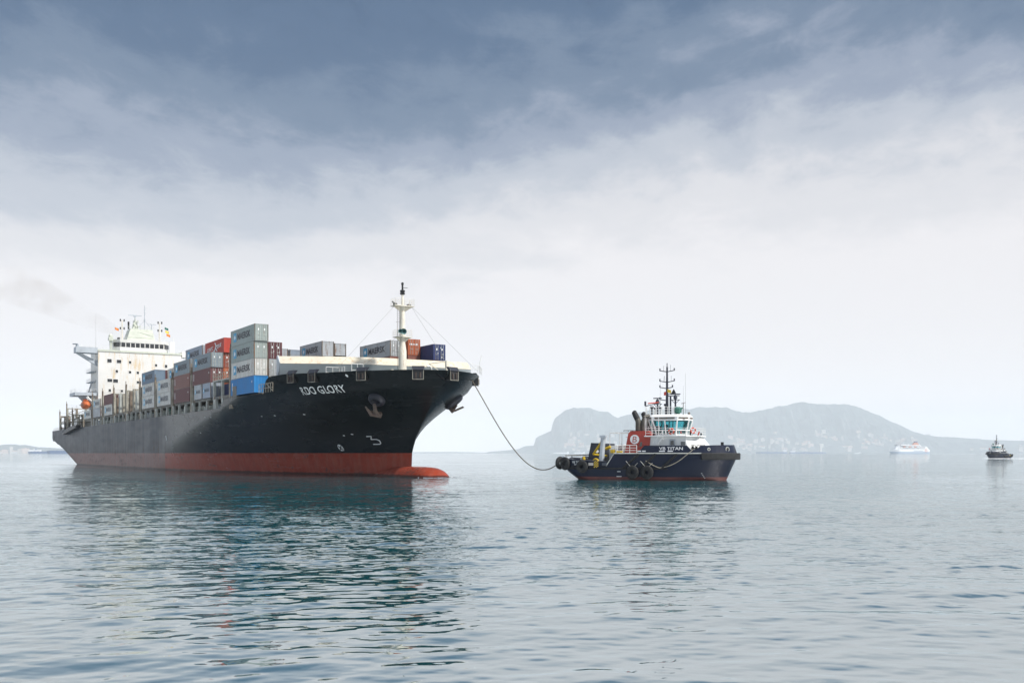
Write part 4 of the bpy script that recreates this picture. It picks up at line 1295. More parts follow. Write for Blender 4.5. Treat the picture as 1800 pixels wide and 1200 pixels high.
def door_meshes(H, c, sg):
    key = (H, c, sg)
    if key not in DOOR_CACHE:
        y0, y1 = (0.02, 1.05) if sg > 0 else (-1.05, -0.02)
        d = MB().box(-0.055, -0.02, y0, y1, 0.13, H - 0.13)
        for q in range(4):
            z = 0.28 + q * (H - 0.5) / 4
            d.box(-0.03, -0.006, y0 + 0.06, y1 - 0.06, z, z + (H - 0.5) / 4 - 0.16)
        r_ = []
        for f in (0.3, 0.72):
            y = y0 + (y1 - y0) * f
            m = MB().bar((0.035, y, 0.08), (0.035, y, H - 0.08), 0.035, 6)
            for z in (0.35, H * 0.4, H - 0.4):
                m.box(-0.005, 0.05, y - 0.06, y + 0.06, z - 0.04, z + 0.04)
            m.box(0.0, 0.05, y - 0.02, y + 0.34 * (1 if f < 0.5 else -1), 1.02, 1.09)
            r_.append(m.mesh('lock_rod', 'stanchion_grey'))
        sticker = MB().box(-0.004, 0.004, y0 + 0.42, y0 + 0.62, H * 0.62, H * 0.74).mesh('data_plate', 'logo_white')
        DOOR_CACHE[key] = (d.mesh('door', 'box_' + c), r_, sticker)
    return DOOR_CACHE[key]

def link_mesh(name, me, parent):
    o = bpy.data.objects.new(name, me)
    COL.objects.link(o)
    o.parent = parent
    return o
LOGO_CACHE = {}
def seven_star(mb, cx, cz, r, y, fac=-1):
    i = len(mb.v)
    mb.v.append((cx, y, cz))
    for k in range(14):
        rr = r if k % 2 == 0 else r * 0.42
        t = math.pi / 2 + k * math.pi / 7
        mb.v.append((cx + rr * math.cos(t), y, cz + rr * math.sin(t)))
    for k in range(14):
        mb.f.append((i, i + 1 + k, i + 1 + (k + 1) % 14))

def container(s, y, z, L, H, c, label, logo=None, doors=True, group='containers stacked on the ship', x_off=0):
    """near end at ship station s, row centre y, bottom at z"""
    name = 'shipping_container'
    if not doors and not logo:          # a plain box is one mesh
        o = bpy.data.objects.new(name, container_mesh(L, H, c, doors))
        COL.objects.link(o)
        o.location = SM @ Vector((s, y, z))
        o.rotation_euler = (0, 0, SHIP_RZ)
        return tag(o, label, 'container', group)
    o = empty(name, SM @ Vector((s, y, z)), SHIP_RZ)
    tag(o, label, 'container', group)
    link_mesh('body', container_mesh(L, H, c, doors), o)
    if doors:
        for sg in (-1, 1):
            dm, rods, st = door_meshes(H, c, sg)
            d = link_mesh('door', dm, o)
            for r_ in rods:
                link_mesh('lock_rod', r_, d)
            link_mesh('data_plate', st, d)
    Y = -1.22 - 0.006
    if logo in ('star', 'star_faded', 'star_small'):
        key = (logo, L, H)
        if key not in LOGO_CACHE:
            sc = 1.0 if logo != 'star_small' else 0.55
            b_ = 'logo_blue' if logo == 'star' else 'logo_blue_faded'
            d_ = 'logo_dark' if logo == 'star' else 'logo_dark_faded'
            cx, cz, r_ = -L + L * 0.185, H * 0.53, 0.80 * sc
            pn = MB().box(cx - r_, cx + r_, Y - 0.004, Y + 0.03, cz - r_, cz + r_)
            sm_ = MB()
            seven_star(sm_, cx, cz, r_ * 0.72, Y - 0.012)
            lt = MB()
            tw_, th_ = L * 0.54, H * 0.40 * (sc if sc < 1 else 1)
            add_text(lt, 'MAERSK', lambda u, v: (-L + L * 0.295 + u, Y - 0.01, H * 0.53 - th_ / 2 + v), th_, tw_, bold=0.022)
            LOGO_CACHE[key] = (pn.mesh('logo_panel', b_), sm_.mesh('star', 'logo_white'), lt.mesh('lettering', d_))
        pm, stm, lm_ = LOGO_CACHE[key]
        p_ = link_mesh('logo_panel', pm, o)
        link_mesh('star', stm, p_)
        link_mesh('lettering', lm_, o)
    elif logo == 'swift':
        lt = MB()
        add_text(lt, 'CONTC', lambda u, v: (-L * 0.88 + u, Y - 0.01, H * 0.30 + v + u * 0.05), 0.75, L * 0.32, shear=0.2)
        add_text(lt, 'QUE', lambda u, v: (-L * 0.36 + u, Y - 0.01, H * 0.36 + v + u * 0.05), 0.85, L * 0.22, shear=0.2)
        for a, b_ in (((-0.50, 0.16), (-0.40, 0.62)), ((-0.40, 0.62), (-0.455, 0.82)), ((-0.43, 0.50), (-0.35, 0.22)), ((-0.42, 0.6), (-0.33, 0.56)), ((-0.56, 0.22), (-0.47, 0.36))):
            lt.bar((a[0] * L, Y - 0.02, a[1] * H), (b_[0] * L, Y - 0.02, b_[1] * H), 0.12, 4)
        lt.build('lettering', 'logo_white', o)
    elif logo == 'mark':
        MB().box(-L * 0.93, -L * 0.915, Y - 0.004, Y + 0.03, H * 0.3, H * 0.78).box(-L * 0.1, -L * 0.085, Y - 0.004, Y + 0.03, H * 0.6, H * 0.72).build('marking', 'logo_white', o)
    elif logo == 'crescent':
        MB().torus((-L * 0.5, Y - 0.01, H * 0.55), (0, 1, 0), 0.42, 0.13, 18, 6, 0.2).build('emblem', 'logo_orange', o)
    elif logo == 'door_text':
        lt = MB()
        add_text(lt, 'KLINE', lambda u, v: (0.012, -0.95 + u, H * 0.62 + v), 0.3, 1.5)
        lt.build('lettering', 'logo_white', o)
    elif logo == 'door_marks':
        lt = MB()
        for yy, zz in ((-0.55, 0.72), (0.3, 0.78), (0.75, 0.4), (-0.3, 0.45), (0.5, 0.2)):
            lt.box(0.004, 0.012, yy - 0.09, yy + 0.09, H * zz - 0.1, H * zz + 0.1)
        lt.build('marking', 'logo_white', o)
    return o
ROW = 2.52
Y0 = -17.72
def row_y(k):
    return Y0 + ROW * k
HC = 2.9
# bay nearest the bow, starboard corner: a stack of four, then the next row inboard
zA = 14.24
container(0, row_y(0), zA, 13.72, HC, 'blue', 'bright blue container with a plain end, lowest of the tall stack nearest the bow', 'mark', False)
container(0, row_y(0), zA + 2.96, 13.72, HC, 'white', 'white container with dark lettering, right on top of the bright blue one', 'star')
container(0, row_y(0), zA + 5.92, 13.72, HC, 'greygreen', 'grey-green lettered container, second from the top of the tall stack nearest the bow', 'star')
container(0.25, row_y(0), zA + 8.88, 13.95, HC, 'greygreen', 'grey-green lettered container crowning the tall stack nearest the bow, highest of all', 'star')
container(0, row_y(1), zA, 12.19, HC, 'white', 'dirty white container low beside the breakwater end, bottom of its row', None)
container(0, row_y(1), zA + 2.96, 12.19, HC, 'silver', 'stained pale container between a maroon one and a dirty white one beside the breakwater', None)
container(0, row_y(1), zA + 5.92, 12.19, HC, 'maroon', 'maroon container with white door markings beside the cream breakwater end', 'door_marks')
# bay amidships behind the gap
zB = 14.66
container(-27.2, row_y(0), zB, 6.06, HC, 'paleblue', 'short pale blue container with small lettering beside the railed platform', 'star_small')
container(-33.6, row_y(0), zB, 6.06, HC, 'silver', 'short pale grey container with small lettering, butted against the short pale blue one', 'star_small')
container(-27.2, row_y(0), zB + 2.96, 13.6, HC, 'plum', 'dark plum container resting on the two short pale ones', 'mark')
container(-27.0, row_y(0), zB + 5.92, 13.72, HC, 'grey', 'slate grey lettered container on top of the dark plum one', 'star')
container(-27.2, row_y(1), zB, 13.72, HC, 'orange', 'orange container low in the second row, behind the platform with railings', 'door_marks')
container(-27.2, row_y(1), zB + 2.96, 13.72, HC, 'orange', 'orange-brown container with white dots, second in the row behind the slate grey one', 'door_marks')
container(-27.2, row_y(1), zB + 5.92, 13.72, HC, 'rust', 'rust brown container with yellow dots directly under the bright red one', 'door_marks')
container(-26.8, row_y(1), zB + 8.88, 13.72, HC, 'red', 'bright red container with white running-figure lettering', 'swift', False)
# next bay aft
container(-43.2, row_y(0), zB, 13.4, HC, 'plum', 'dusty plum container at the bottom of the stack with a pinkish brown one above', 'mark')
container(-43.2, row_y(0), zB + 2.96, 13.4, HC, 'mauve', 'pinkish brown container between a dusty plum one and a slate lettered one', 'mark')
container(-43.0, row_y(0), zB + 5.92, 13.7, HC, 'grey', 'slate grey lettered container on top of the pinkish brown one', 'star')
container(-43.2, row_y(1), zB, 13.4, HC, 'brick', 'brick container in the second row hidden behind the dusty plum one', None)
container(-43.2, row_y(1), zB + 2.96, 13.4, HC, 'brick', 'brick container in the second row hidden behind the pinkish brown one', None)
container(-43.2, row_y(1), zB + 5.92, 13.4, HC, 'silver', 'silver container in the second row hidden behind the slate lettered one', None)
container(-42.8, row_y(1), zB + 8.88, 13.72, HC, 'paleblue', 'blue-grey lettered container peeping out behind the bright red one', 'star')
# two white ones
container(-59.4, row_y(0), zB, 13.6, HC, 'white', 'white lettered container, lower one of the two-high pair of white boxes', 'star_faded')
container(-59.4, row_y(0), zB + 2.96, 13.6, HC, 'white', 'white lettered container, upper one of the two-high pair of white boxes', 'star_faded')
container(-59.4, row_y(1), zB, 13.6, HC, 'maroon', 'maroon container in the second row behind the lower white one of the pair', None)
container(-59.4, row_y(1), zB + 2.96, 13.6, HC, 'silver', 'silver container in the second row behind the upper white one of the pair', None)
container(-59.4, row_y(1), zB + 5.92, 13.6, HC, 'white', 'white container with a blue emblem rising in the second row above the white pair', 'star')
# three-high stack of white and slate
container(-75.4, row_y(0), zB, 13.6, HC, 'white', 'white lettered container at the bottom of the three-high stack nearest the white deckhouse', 'star_faded')
container(-75.4, row_y(0), zB + 2.96, 13.6, HC, 'white', 'white lettered container in the middle of the three-high stack nearest the white deckhouse', 'star_faded')
container(-75.2, row_y(0), zB + 5.92, 13.9, HC, 'bluegrey', 'slate blue lettered container with a pale rusty end, topping two white ones', 'star', False)
container(-75.4, row_y(1), zB + 5.92, 13.6, HC, 'maroon', 'maroon container in the second row beside the pale rusty end of the slate blue one', 'door_marks')
container(-75.4, row_y(1), zB + 2.96, 13.6, HC, 'brick', 'brick container in the second row behind the middle white one', None)
container(-75.4, row_y(1), zB, 13.6, HC, 'silver', 'silver container in the second row behind the bottom white one', None)
# boxes among the rusty lashing frames
zF = 14.66
container(-127.2, row_y(0), zF, 12.9, HC, 'white', 'white lettered container under a dark plum one among the rusty frames', 'star_faded')
container(-127.2, row_y(0), zF + 2.96, 12.9, HC, 'plum', 'dark plum container on a white one among the rusty lashing frames', None)
container(-127.2, row_y(1), zF, 12.9, HC, 'lightblue', 'pale lilac container with double doors behind the white one among the frames', None)
container(-127.2, row_y(1), zF + 2.96, 12.9, HC, 'maroon', 'maroon container showing its end inside a rusty frame', None)
container(-110.2, row_y(2), zF, 12.19, 2.6, 'white', 'stained white container low inside the empty bays', 'door_marks')
container(-110.2, row_y(3), zF, 12.19, 2.6, 'silver', 'stained pale grey container low inside the empty bays, beside the white one', None)
container(-93.4, row_y(2), zF, 12.19, 2.6, 'silver', 'pale grey container low inside the empty bay nearest the three-high stack', None)
container(-93.4, row_y(3), zF, 12.19, 2.6, 'greygreen', 'grey-green container low inside the empty bay nearest the three-high stack', 'door_marks')
container(-145.6, row_y(0), zF, 12.6, 2.6, 'silver', 'stained grey container under a small white one near the dark plum one', None)
container(-145.6, row_y(0), zF + 2.66, 12.6, 2.6, 'white', 'white container with cut-off lettering on a stained grey one', 'star_faded')
container(-161.5, row_y(0), zF, 13.4, 2.6, 'white', 'white lettered container at the foot of the deckhouse beside the orange lifeboat', 'star_faded')
# platform with railing in the gap forward of the slate and plum stack
gp = MB().box(-26.6, -15.0, -18.7, -14.8, 17.55, 17.75)
for s_, y_ in ((-26.2, -18.5), (-20.6, -18.5), (-15.4, -18.5)):
    gp.box(s_ - 0.22, s_ + 0.22, y_ - 0.15, y_ + 0.3, 11.95, 17.54)
gpo = gp.build('lashing_platform', 'stanchion_grey', ship)
MB().rail([(-26.4, -18.6, 17.76), (-15.2, -18.6, 17.76)], 1.25, 0.06, 1.3, 2).build('railing', 'rusty_beige', gpo)
container(-16.2, row_y(1), 14.66, 6.06, 2.6, 'bluegrey', 'dark slate container tucked under the railed platform', None, False)
container(-22.6, row_y(1), 14.66, 6.06, 2.6, 'navy', 'dark navy container deep under the railed platform', None, False)
MB().rail([(1.0, -18.4, 14.0), (7.6, -18.2, 14.0)], 1.5, 0.06, 1.2, 2).bar((4.5, -18.3, 15.5), (7.6, -18.3, 14.2), 0.07, 5).build('step_railing', 'rusty_beige', ship)
MB().box(-12.6, -10.2, -18.95, -18.6, 14.0, 15.9).build('side_locker', 'deck_grey', ship)
# centre of the ship, seen over the breakwater
def pedestal(s, y, z, L):
    zz, n = 14.24, 0
    return zz
def under(s, y, zb, L, label):
    """the boxes that carry a visible one"""
    n = int((zb - 14.0) // 2.62)
    h = (zb - 14.24 - 0.05 * n) / max(1, n)
    for k in range(n):
        container(s, y, 14.24 + k * (h + 0.05), L, round(h, 2), ('silver', 'brick', 'grey')[k % 3], label + (' , lowest' if k == 0 else ', upper'), None, False)
container(3.2, 6.4, 21.45, 13.72, 2.9, 'silver', 'long pale grey lettered container behind the cream foremast', 'star')
under(3.2, 6.4, 21.45, 12.19, 'silver or brick container under the long pale grey one behind the foremast')
container(4.6, 9.35, 21.7, 12.19, 2.9, 'orange', 'rusty orange container with white door lettering beside the foremast', 'door_text')
under(4.6, 9.35, 21.7, 12.19, 'silver or brick container under the rusty orange one beside the foremast')
container(9.6, 11.9, 20.45, 12.19, 2.9, 'navy', 'navy blue container at the far side of the deck, beyond the rusty orange one', 'door_marks')
under(9.6, 11.9, 20.45, 12.19, 'silver or brick container under the navy blue one')
container(-13.9, 0.0, 22.55, 12.19, 2.9, 'silver', 'pale grey lettered container with a plain rusty end above the breakwater', 'star', False)
under(-13.9, 0.0, 22.55, 12.19, 'silver or brick container under the grey lettered one above the breakwater')
container(-13.9, 2.55, 22.8, 12.19, 2.35, 'silver', 'pale rusty container end on a black frame, beside the grey lettered one', None, False)
fr = MB()
for (x, y) in ((-0.1, -1.15), (-0.1, 1.15), (-12.0, -1.15), (-12.0, 1.15)):
    fr.box(x - 0.1, x + 0.1, y - 0.1, y + 0.1, 0, 1.1)
fr.bar((-0.1, -1.1, 0.1), (-0.1, 0.4, 1.0), 0.09).bar((-0.1, 1.1, 0.1), (-0.1, 0.2, 1.0), 0.09).box(-12.1, 0.0, -1.22, 1.22, -0.3, -0.02)
fr.box(-12.1, 0, -1.22, -1.05, 0.95, 1.1).box(-12.1, 0, 1.05, 1.22, 0.95, 1.1)
rack = fr.build('flat_rack', 'black_steel', None)
rack.location = SM @ Vector((-13.9, 2.55, 21.68))
rack.rotation_euler = (0, 0, SHIP_RZ)
tag(rack, 'empty black flat rack frame under the pale rusty container end above the breakwater', 'flat rack')
under(-13.9, 2.55, 21.36, 12.19, 'silver or brick container under the black flat rack')
container(-27.6, -1.6, 22.0, 12.19, 2.9, 'paleblue', 'pale blue-grey container with a small orange emblem behind the maroon one', 'crescent', False)
under(-27.6, -1.6, 22.0, 12.19, 'silver or brick container under the one with the orange emblem')
container(-27.6, -4.4, 22.1, 12.19, 2.9, 'silver', 'plain pale grey container between the maroon one and the one with the orange emblem', None, False)
under(-27.6, -4.4, 22.1, 12.19, 'silver or brick container under the plain pale grey one')

# ------------------------------------------------------------------ lifeboat, hanging in its davit on the starboard quarter
lb = empty('lifeboat', SM @ Vector((-184.6, -16.9, 19.6)), SHIP_RZ)
tag(lb, 'orange enclosed lifeboat hanging at the stern under the white deckhouse', 'lifeboat')
hb_ = MB()
n1_, n2_ = 14, 14
for i in range(n1_):
    u = -1 + 2 * i / (n1_ - 1)
    r = math.sqrt(max(0.0, 1 - abs(u) ** 2.6))
    for k in range(n2_):
        t = 2 * math.pi * k / n2_
        hb_.v.append((u * 3.6, 1.45 * r * math.cos(t), 1.55 * r * math.sin(t) * (1.0 if math.sin(t) > 0 else 0.85)))
for i in range(n1_ - 1):
    for k in range(n2_):
        k2 = (k + 1) % n2_
        hb_.f.append((i * n2_ + k, (i + 1) * n2_ + k, (i + 1) * n2_ + k2, i * n2_ + k2))
hb_.build('hull', 'orange_boat', lb, smooth=True)
MB().box(-2.2, 0.6, -0.7, 0.7, 1.4, 1.95).build('cabin', 'orange_boat', lb)
MB().box(-3.2, 3.2, -1.5, -1.42, -0.1, 0.1).box(-3.2, 3.2, 1.42, 1.5, -0.1, 0.1).build('rub_rail', 'black_steel', lb)
dv = MB()
for s_ in (-187.6, -181.4):
    dv.tube([(s_, -13.6, 16.5), (s_, -15.2, 18.0), (s_, -15.4, 20.6), (s_, -16.9, 22.3)], 0.28, 6)
    dv.bar((s_, -16.9, 22.3), (s_, -16.9, 21.1), 0.05)
dv.build('davit', 'white', ship)
MB().box(-189, -180, -18.4, -13.45, 16.2, 16.5).box(-189, -188.7, -18.3, -18.0, 11.95, 16.19).box(-180.3, -180, -18.3, -18.0, 11.95, 16.19).build('boat_platform', 'rusty_beige', ship)
# ------------------------------------------------------------------ tug (local: x forward, y to port)
TB = 5.25
def tug_half(s, z):
    """half breadth of the tug's shell"""
    t = max(0.0, min(1.0, (z + 0.2) / 3.4))
    bow = 11.2 + 1.5 * t
    s1 = -1.0 + 4.5 * t
    pw = 1.9 + 0.3 * t
    qq = 0.62 - 0.12 * t
    hb = TB * (0.93 + 0.07 * t)
    if s > s1:
        u = min(1.0, (s - s1) / (bow - s1))
        return hb * max(0.0, 1 - u ** pw) ** qq
    st = lerp_tab(z, [(-1, -8.5), (0, -10.2), (0.7, -11.2), (1.5, -12.2), (3, -12.5)])
    a1 = st + 4.2
    if s < a1:
        u = min(1.0, (a1 - s) / (a1 - st))
        return hb * (max(0.0, 1 - u ** 3.2) ** 0.5 * 0.75 + 0.25 * (1 - u ** 6))
    return hb
def tug_pt(s, z, side=-1, off=0.0):
    e = 0.1
    y = side * tug_half(s, z)
    dys = (tug_half(s + e, z) - tug_half(s - e, z)) / (2 * e)
    dyz = (tug_half(s, z + e) - tug_half(s, z - e)) / (2 * e)
    n = Vector((-dys, side, -dyz)).normalized()
    return Vector((s, y, z)) + n * off
def tug_outline(z, s0, s1, off=0.0, n=40):
    """starboard edge from s0 to s1, then back along port"""
    ss = [s0 + (s1 - s0) * (0.5 - 0.5 * math.cos(math.pi * k / n)) for k in range(n + 1)]
    return [(s, -tug_half(s, z) - off) for s in ss]
def make_tug(label, name_text):
    root = empty('tugboat', (0, 0, 0))
    tag(root, label, 'tugboat')
    # hull shell
    zl = [-1.2, -0.5, 0, 0.25, 0.45, 1.0, 1.6, 2.2, 2.9, 3.35, 3.8]
    n = 64
    mb = MB()
    idx = []
    def shell(zs, cfun):
        i0 = len(mb.v)
        m = len(zs)
        for k in range(n + 1):
            c = 0.5 - 0.5 * math.cos(math.pi * k / n)
            for z in zs:
                t = max(0.0, min(1.0, (z + 0.2) / 3.4))
                bow = 11.2 + 1.5 * t
                st = lerp_tab(z, [(-1, -8.5), (0, -10.2), (0.7, -11.2), (1.5, -12.2), (3, -12.5)])
                s = st + (bow - st) * c
                zz = cfun(s, z)
                mb.v.append((s, tug_half(s, z), zz))
        j0 = len(mb.v)
        mb.v.extend([(a, -b_, c_) for a, b_, c_ in mb.v[i0:j0]])
        d = j0 - i0
        for k in range(n):
            for j in range(m - 1):
                a, b_, c_, e = i0 + k * m + j, i0 + (k + 1) * m + j, i0 + (k + 1) * m + j + 1, i0 + k * m + j + 1
                mb.f.append((e, c_, b_, a))
                mb.f.append((d + a, d + b_, d + c_, d + e))
                mt = 1 if zs[j + 1] <= 0.46 else 0
                idx.extend([mt, mt])
        for j in range(m - 1):
            mb.f.append((i0 + j, d + i0 + j, d + i0 + j + 1, i0 + j + 1))
            idx.append(1 if zs[j + 1] <= 0.46 else 0)
    def top_cut(s, z):
        # the raised fore body slopes down to the low working deck aft
        lim = lerp_tab(s, [(-12.6, 3.1), (-9.8, 2.85), (-4.7, 2.55), (-4.65, 2.55), (-3.55, 3.8), (14, 3.8)])
        return min(z, lim)
    shell(zl, top_cut)
    hull_o = mb.build('hull', ['tug_navy', 'tug_boot'], root, smooth=True, idx=idx)
    # decks
    dk = MB()
    def sheet(mb_, z, s0, s1, ins, n_=24):
        for k in range(n_):
            a, b_ = s0 + (s1 - s0) * k / n_, s0 + (s1 - s0) * (k + 1) / n_
            ya, yb = max(0.02, tug_half(a, z) - ins), max(0.02, tug_half(b_, z) - ins)
            mb_.quad((a, -ya, z), (b_, -yb, z), (b_, yb, z), (a, ya, z))
    sheet(dk, 1.75, -12.0, -3.6, 0.1)
    sheet(dk, 3.72, -3.6, 12.2, 0.1)
    dk.quad((-3.6, -5.1, 1.75), (-3.6, 5.1, 1.75), (-3.6, 5.1, 3.72), (-3.6, -5.1, 3.72))
    dk.build('deck', 'tug_deck', root)
    # fore bulwark, leaning in, with a notch for the bitts
    for sg in (-1, 1):
        bk = MB()
        ss = [-0.2, 0.8, 2, 3, 4, 5, 6, 6.7, 7.2, 7.6, 8.0, 8.5, 9, 9.5, 10, 10.5, 11, 11.4, 11.8, 12.1, 12.35, 12.52, 12.62, 12.68]
        def bt(s):
            return lerp_tab(s, [(-0.25, 3.82), (0.8, 4.85), (6.7, 4.85), (7.2, 4.3), (8.0, 4.3), (8.5, 4.85), (13, 4.95)])
        for a, b_ in zip(ss, ss[1:]):
            def P(s, z, th):
                lean = (z - 3.8) * lerp_tab(s, [(0, 0.02), (6, 0.12), (12.7, 0.30)])
                h_ = max(0.0, tug_half(s, 3.4) - lean - th)
                sx = s - (lean + th) * lerp_tab(s, [(8, 0), (12.7, 0.95)])
                return (sx, sg * h_, z)
            q = [P(a, 3.8, 0), P(b_, 3.8, 0), P(b_, bt(b_), 0), P(a, bt(a), 0)]
            bk.quad(*(q if sg < 0 else q[::-1]))
            q = [P(a, 3.8, 0.14), P(b_, 3.8, 0.14), P(b_, bt(b_), 0.14), P(a, bt(a), 0.14)]
            bk.quad(*(q[::-1] if sg < 0 else q))
            q = [P(a, bt(a), 0), P(b_, bt(b_), 0), P(b_, bt(b_), 0.14), P(a, bt(a), 0.14)]
            bk.quad(*(q if sg < 0 else q[::-1]))
        bk.build('bulwark', 'tug_navy', root)
        # white knuckle line
        kl = MB()
        pts = [tug_pt(s, 3.76, sg, 0.06) for s in np.linspace(-3.6, 8.7, 26)]
        kl.tube(pts, 0.085, 6)
        pts = [(-4.75, sg * 5.28, 2.0), (-3.6, sg * 5.3, 3.76)]
        kl.tube(pts, 0.075, 6)
        kl.build('rubbing_strake', 'stanchion_grey', root)
        lr = MB()
        lr.tube([tug_pt(s, 1.62, sg, 0.05) for s in np.linspace(-10.8, 4.0, 26)], 0.11, 6)
        lr.tube([tug_pt(s, 1.95, sg, 0.02) for s in np.linspace(-10.6, -4.8, 12)], 0.06, 6)
        lr.build('lower_strake', 'rubber', root)
        for (sa, za, sb, zb) in ((-2.3, 1.7, 0.0, 3.65), (0.25, 1.7, 2.4, 3.65), (3.2, 1.7, 5.4, 3.65)):
            df = MB()
            df.tube([tug_pt(sa + (sb - sa) * k / 8, za + (zb - za) * k / 8, sg, 0.05) for k in range(9)], 0.17, 6)
            df.build('diagonal_fender', 'rubber', root)
    # big rubber bow fender
    bf = MB()
    prof = [(0.0, 3.82), (0.42, 3.82), (0.5, 3.72), (0.5, 3.0), (0.42, 2.88), (0.0, 2.86)]
    path = [(s, -tug_half(s, 3.35)) for s in (8.6, 9.2, 9.8, 10.4, 11, 11.4, 11.8, 12.1, 12.35, 12.52, 12.63, 12.69)]
    path = path + [(12.7, 0.0)] + [(a, -b_) for a, b_ in reversed(path)]
    i0 = len(bf.v)
    for q, (x, y) in enumerate(path):
        a, b_ = path[max(0, q - 1)], path[min(len(path) - 1, q + 1)]
        t = Vector((b_[0] - a[0], b_[1] - a[1], 0)).normalized()
        nn = Vector((t.y, -t.x, 0))
        for o_, z in prof:
            bf.v.append((x + nn.x * o_, y + nn.y * o_, z))
    m = len(prof)
    for q in range(len(path) - 1):
        for k in range(m - 1):
            bf.f.append((i0 + q * m + k, i0 + q * m + k + 1, i0 + (q + 1) * m + k + 1, i0 + (q + 1) * m + k))
    bf.f.append(tuple(i0 + k for k in range(m)))
    bf.f.append(tuple(i0 + (len(path) - 1) * m + k for k in reversed(range(m))))
    for q in range(0, len(path) * 3):
        pass
    bf.build('bow_fender', 'rubber', root)
    # stern bulwark posts, cap and lettering
    for sg in (-1, 1):
        sb = MB()
        pts = [Vector((s, sg * tug_half(s, 2.5), lerp_tab(s, [(-12.6, 3.12), (-9.8, 2.87), (-4.6, 2.57)]))) for s in np.linspace(-12.45, -4.7, 22)]
        sb.tube(pts, 0.09, 6)
        sb.build('bulwark_cap', 'mast_navy', root)
    sr = MB()
    sr.tube([(-12.5, -1.6, 3.1), (-12.55, 0, 3.1), (-12.5, 1.6, 3.1)], 0.28, 8)
    sr.box(-12.4, -12.0, -1.8, 1.8, 1.75, 2.95)
    sr.build('stern_roller', 'cool_grey', root)
    def tyre(p, nrm, r=0.62, w_=0.27, hang=None):
        o = MB().torus(p, nrm, r * 0.72, r * 0.42, 26, 10, 0.85).build('tyre_fender', 'rubber', root, smooth=True)
        if hang is not None:
            ch = MB()
            for h_ in hang:
                ch.bar(Vector(p) + Vector((0, 0, r * 0.6)), h_, 0.035, 4)
            ch.build('chain', 'stanchion_grey', o)
    for sg in (-1, 1):
        for s, z, r in ((-0.9, 1.15, 0.86), (1.2, 1.15, 0.86)):
            p = tug_pt(s, z, sg, 0.38)
            tyre(p, (0.15, 1, 0), r, hang=[tug_pt(s - 0.95, z + 1.55, sg, 0.1), tug_pt(s + 0.75, z + 1.3, sg, 0.1)])
        p = tug_pt(-8.3, 1.9, sg, 0.3)
        tyre(p, (0.1, 1, 0), 0.8)
        p = tug_pt(-10.9, 2.35, sg, 0.3)
        tyre(p, (0.55, 1 * sg * -1 if sg > 0 else 1, 0), 0.85)
        tyre((-12.6, sg * 2.6, 2.35), (1, 0.35 * sg, 0), 0.85)
        for s in (-7.0, -5.0):
            MB().box(s - 0.35, s + 0.35, min(sg * 5.2, sg * 5.36), max(sg * 5.2, sg * 5.36), 2.03, 2.42).build('freeing_port', 'render_pale', root)
        hz_ = MB()
        hm = []
        for i in range(4):
            for j in range(6):
                x0, z0 = -6.55 + i * 0.16, 1.75 + j * 0.16
                hz_.box(x0, x0 + 0.158, min(sg * 5.27, sg * 5.36), max(sg * 5.27, sg * 5.36), z0, z0 + 0.158)
                hm += [(i + j) % 2] * 6
        hz_.build('hazard_panel', ['yellow', 'black_steel'], root, idx=hm)
        if name_text:
            t1 = MB()
            add_text(t1, name_text, lambda u, v: tuple(Vector(tug_pt(2.9 + (u if sg < 0 else 3.2 - u), 3.4, sg, 0.0)) + Vector((0, -sg * (v + 0.55) * 0.02 + sg * 0.05, 0.83 + v))), 0.42, 3.3, bold=0.01)
            t1.build('name_lettering', 'logo_white', root)
            t1 = MB()
            add_text(t1, name_text, lambda u, v: tug_pt(-9.85 + (u if sg < 0 else 1.5 - u), 2.35 + v, sg, 0.08), 0.32, 1.6, bold=0.01)
            add_text(t1, 'MADRID', lambda u, v: tug_pt(-9.55 + (u if sg < 0 else 0.9 - u), 2.1 + v, sg, 0.08), 0.15, 0.9, bold=0.02)
            t1.build('stern_lettering', 'logo_white', root)
            t1 = MB()
            for a, b_ in ((-0.2, 0.35), (0.5, 1.0), (2.9, 3.75), (4.1, 4.85)):
                t1.quad(*[tuple(Vector(tug_pt(s, 3.4, sg, 0)) + Vector((0, sg * 0.05, z - 3.4))) for s, z in ((a, 4.0), (b_, 4.0), (b_, 4.15), (a, 4.15))])
            t1.build('small_lettering', 'logo_white', root)
    # hawse holes in the fore bulwark
    for sg in (-1, 1):
        for s, r in ((9.6, 0.17), (11.9, 0.3)):
            nx = Vector((tug_half(s - .1, 3.4) - tug_half(s + .1, 3.4), sg * 0.2, 0)).normalized()
            lean = 0.5 * lerp_tab(s, [(0, 0.02), (6, 0.12), (12.7, 0.30)])
            c = Vector((s - lean * lerp_tab(s, [(8, 0), (12.7, 0.95)]), sg * (tug_half(s, 3.4) - lean), 4.32))
            o = MB().torus(c, nx, r, 0.07, 16, 6).build('hawse_ring', 'stanchion_grey', root)
            MB().lathe(c - nx * 0.05, nx, [(0, r), (0.07, r * 0.98)], 14).build('hole', 'black_steel', o)
    # deckhouse
    def oct_(x0, x1, yh, cut, cutb=None):
        cb = cut if cutb is None else cutb
        return [(x0, -yh + cb), (x0 + cb, -yh), (x1 - cut, -yh), (x1, -yh + cut), (x1, yh - cut), (x1 - cut, yh), (x0 + cb, yh), (x0, yh - cb)]
    hs = MB()
    hs.prism([(0.7, -3.6), (6.6, -3.6), (9.6, -1.9), (9.6, 1.9), (6.6, 3.6), (0.7, 3.6)], 3.73, 6.1, [(0.7, -3.5), (6.2, -3.5), (7.6, -1.9), (7.6, 1.9), (6.2, 3.5), (0.7, 3.5)])
    hso = hs.build('deckhouse', 'tug_white', root)
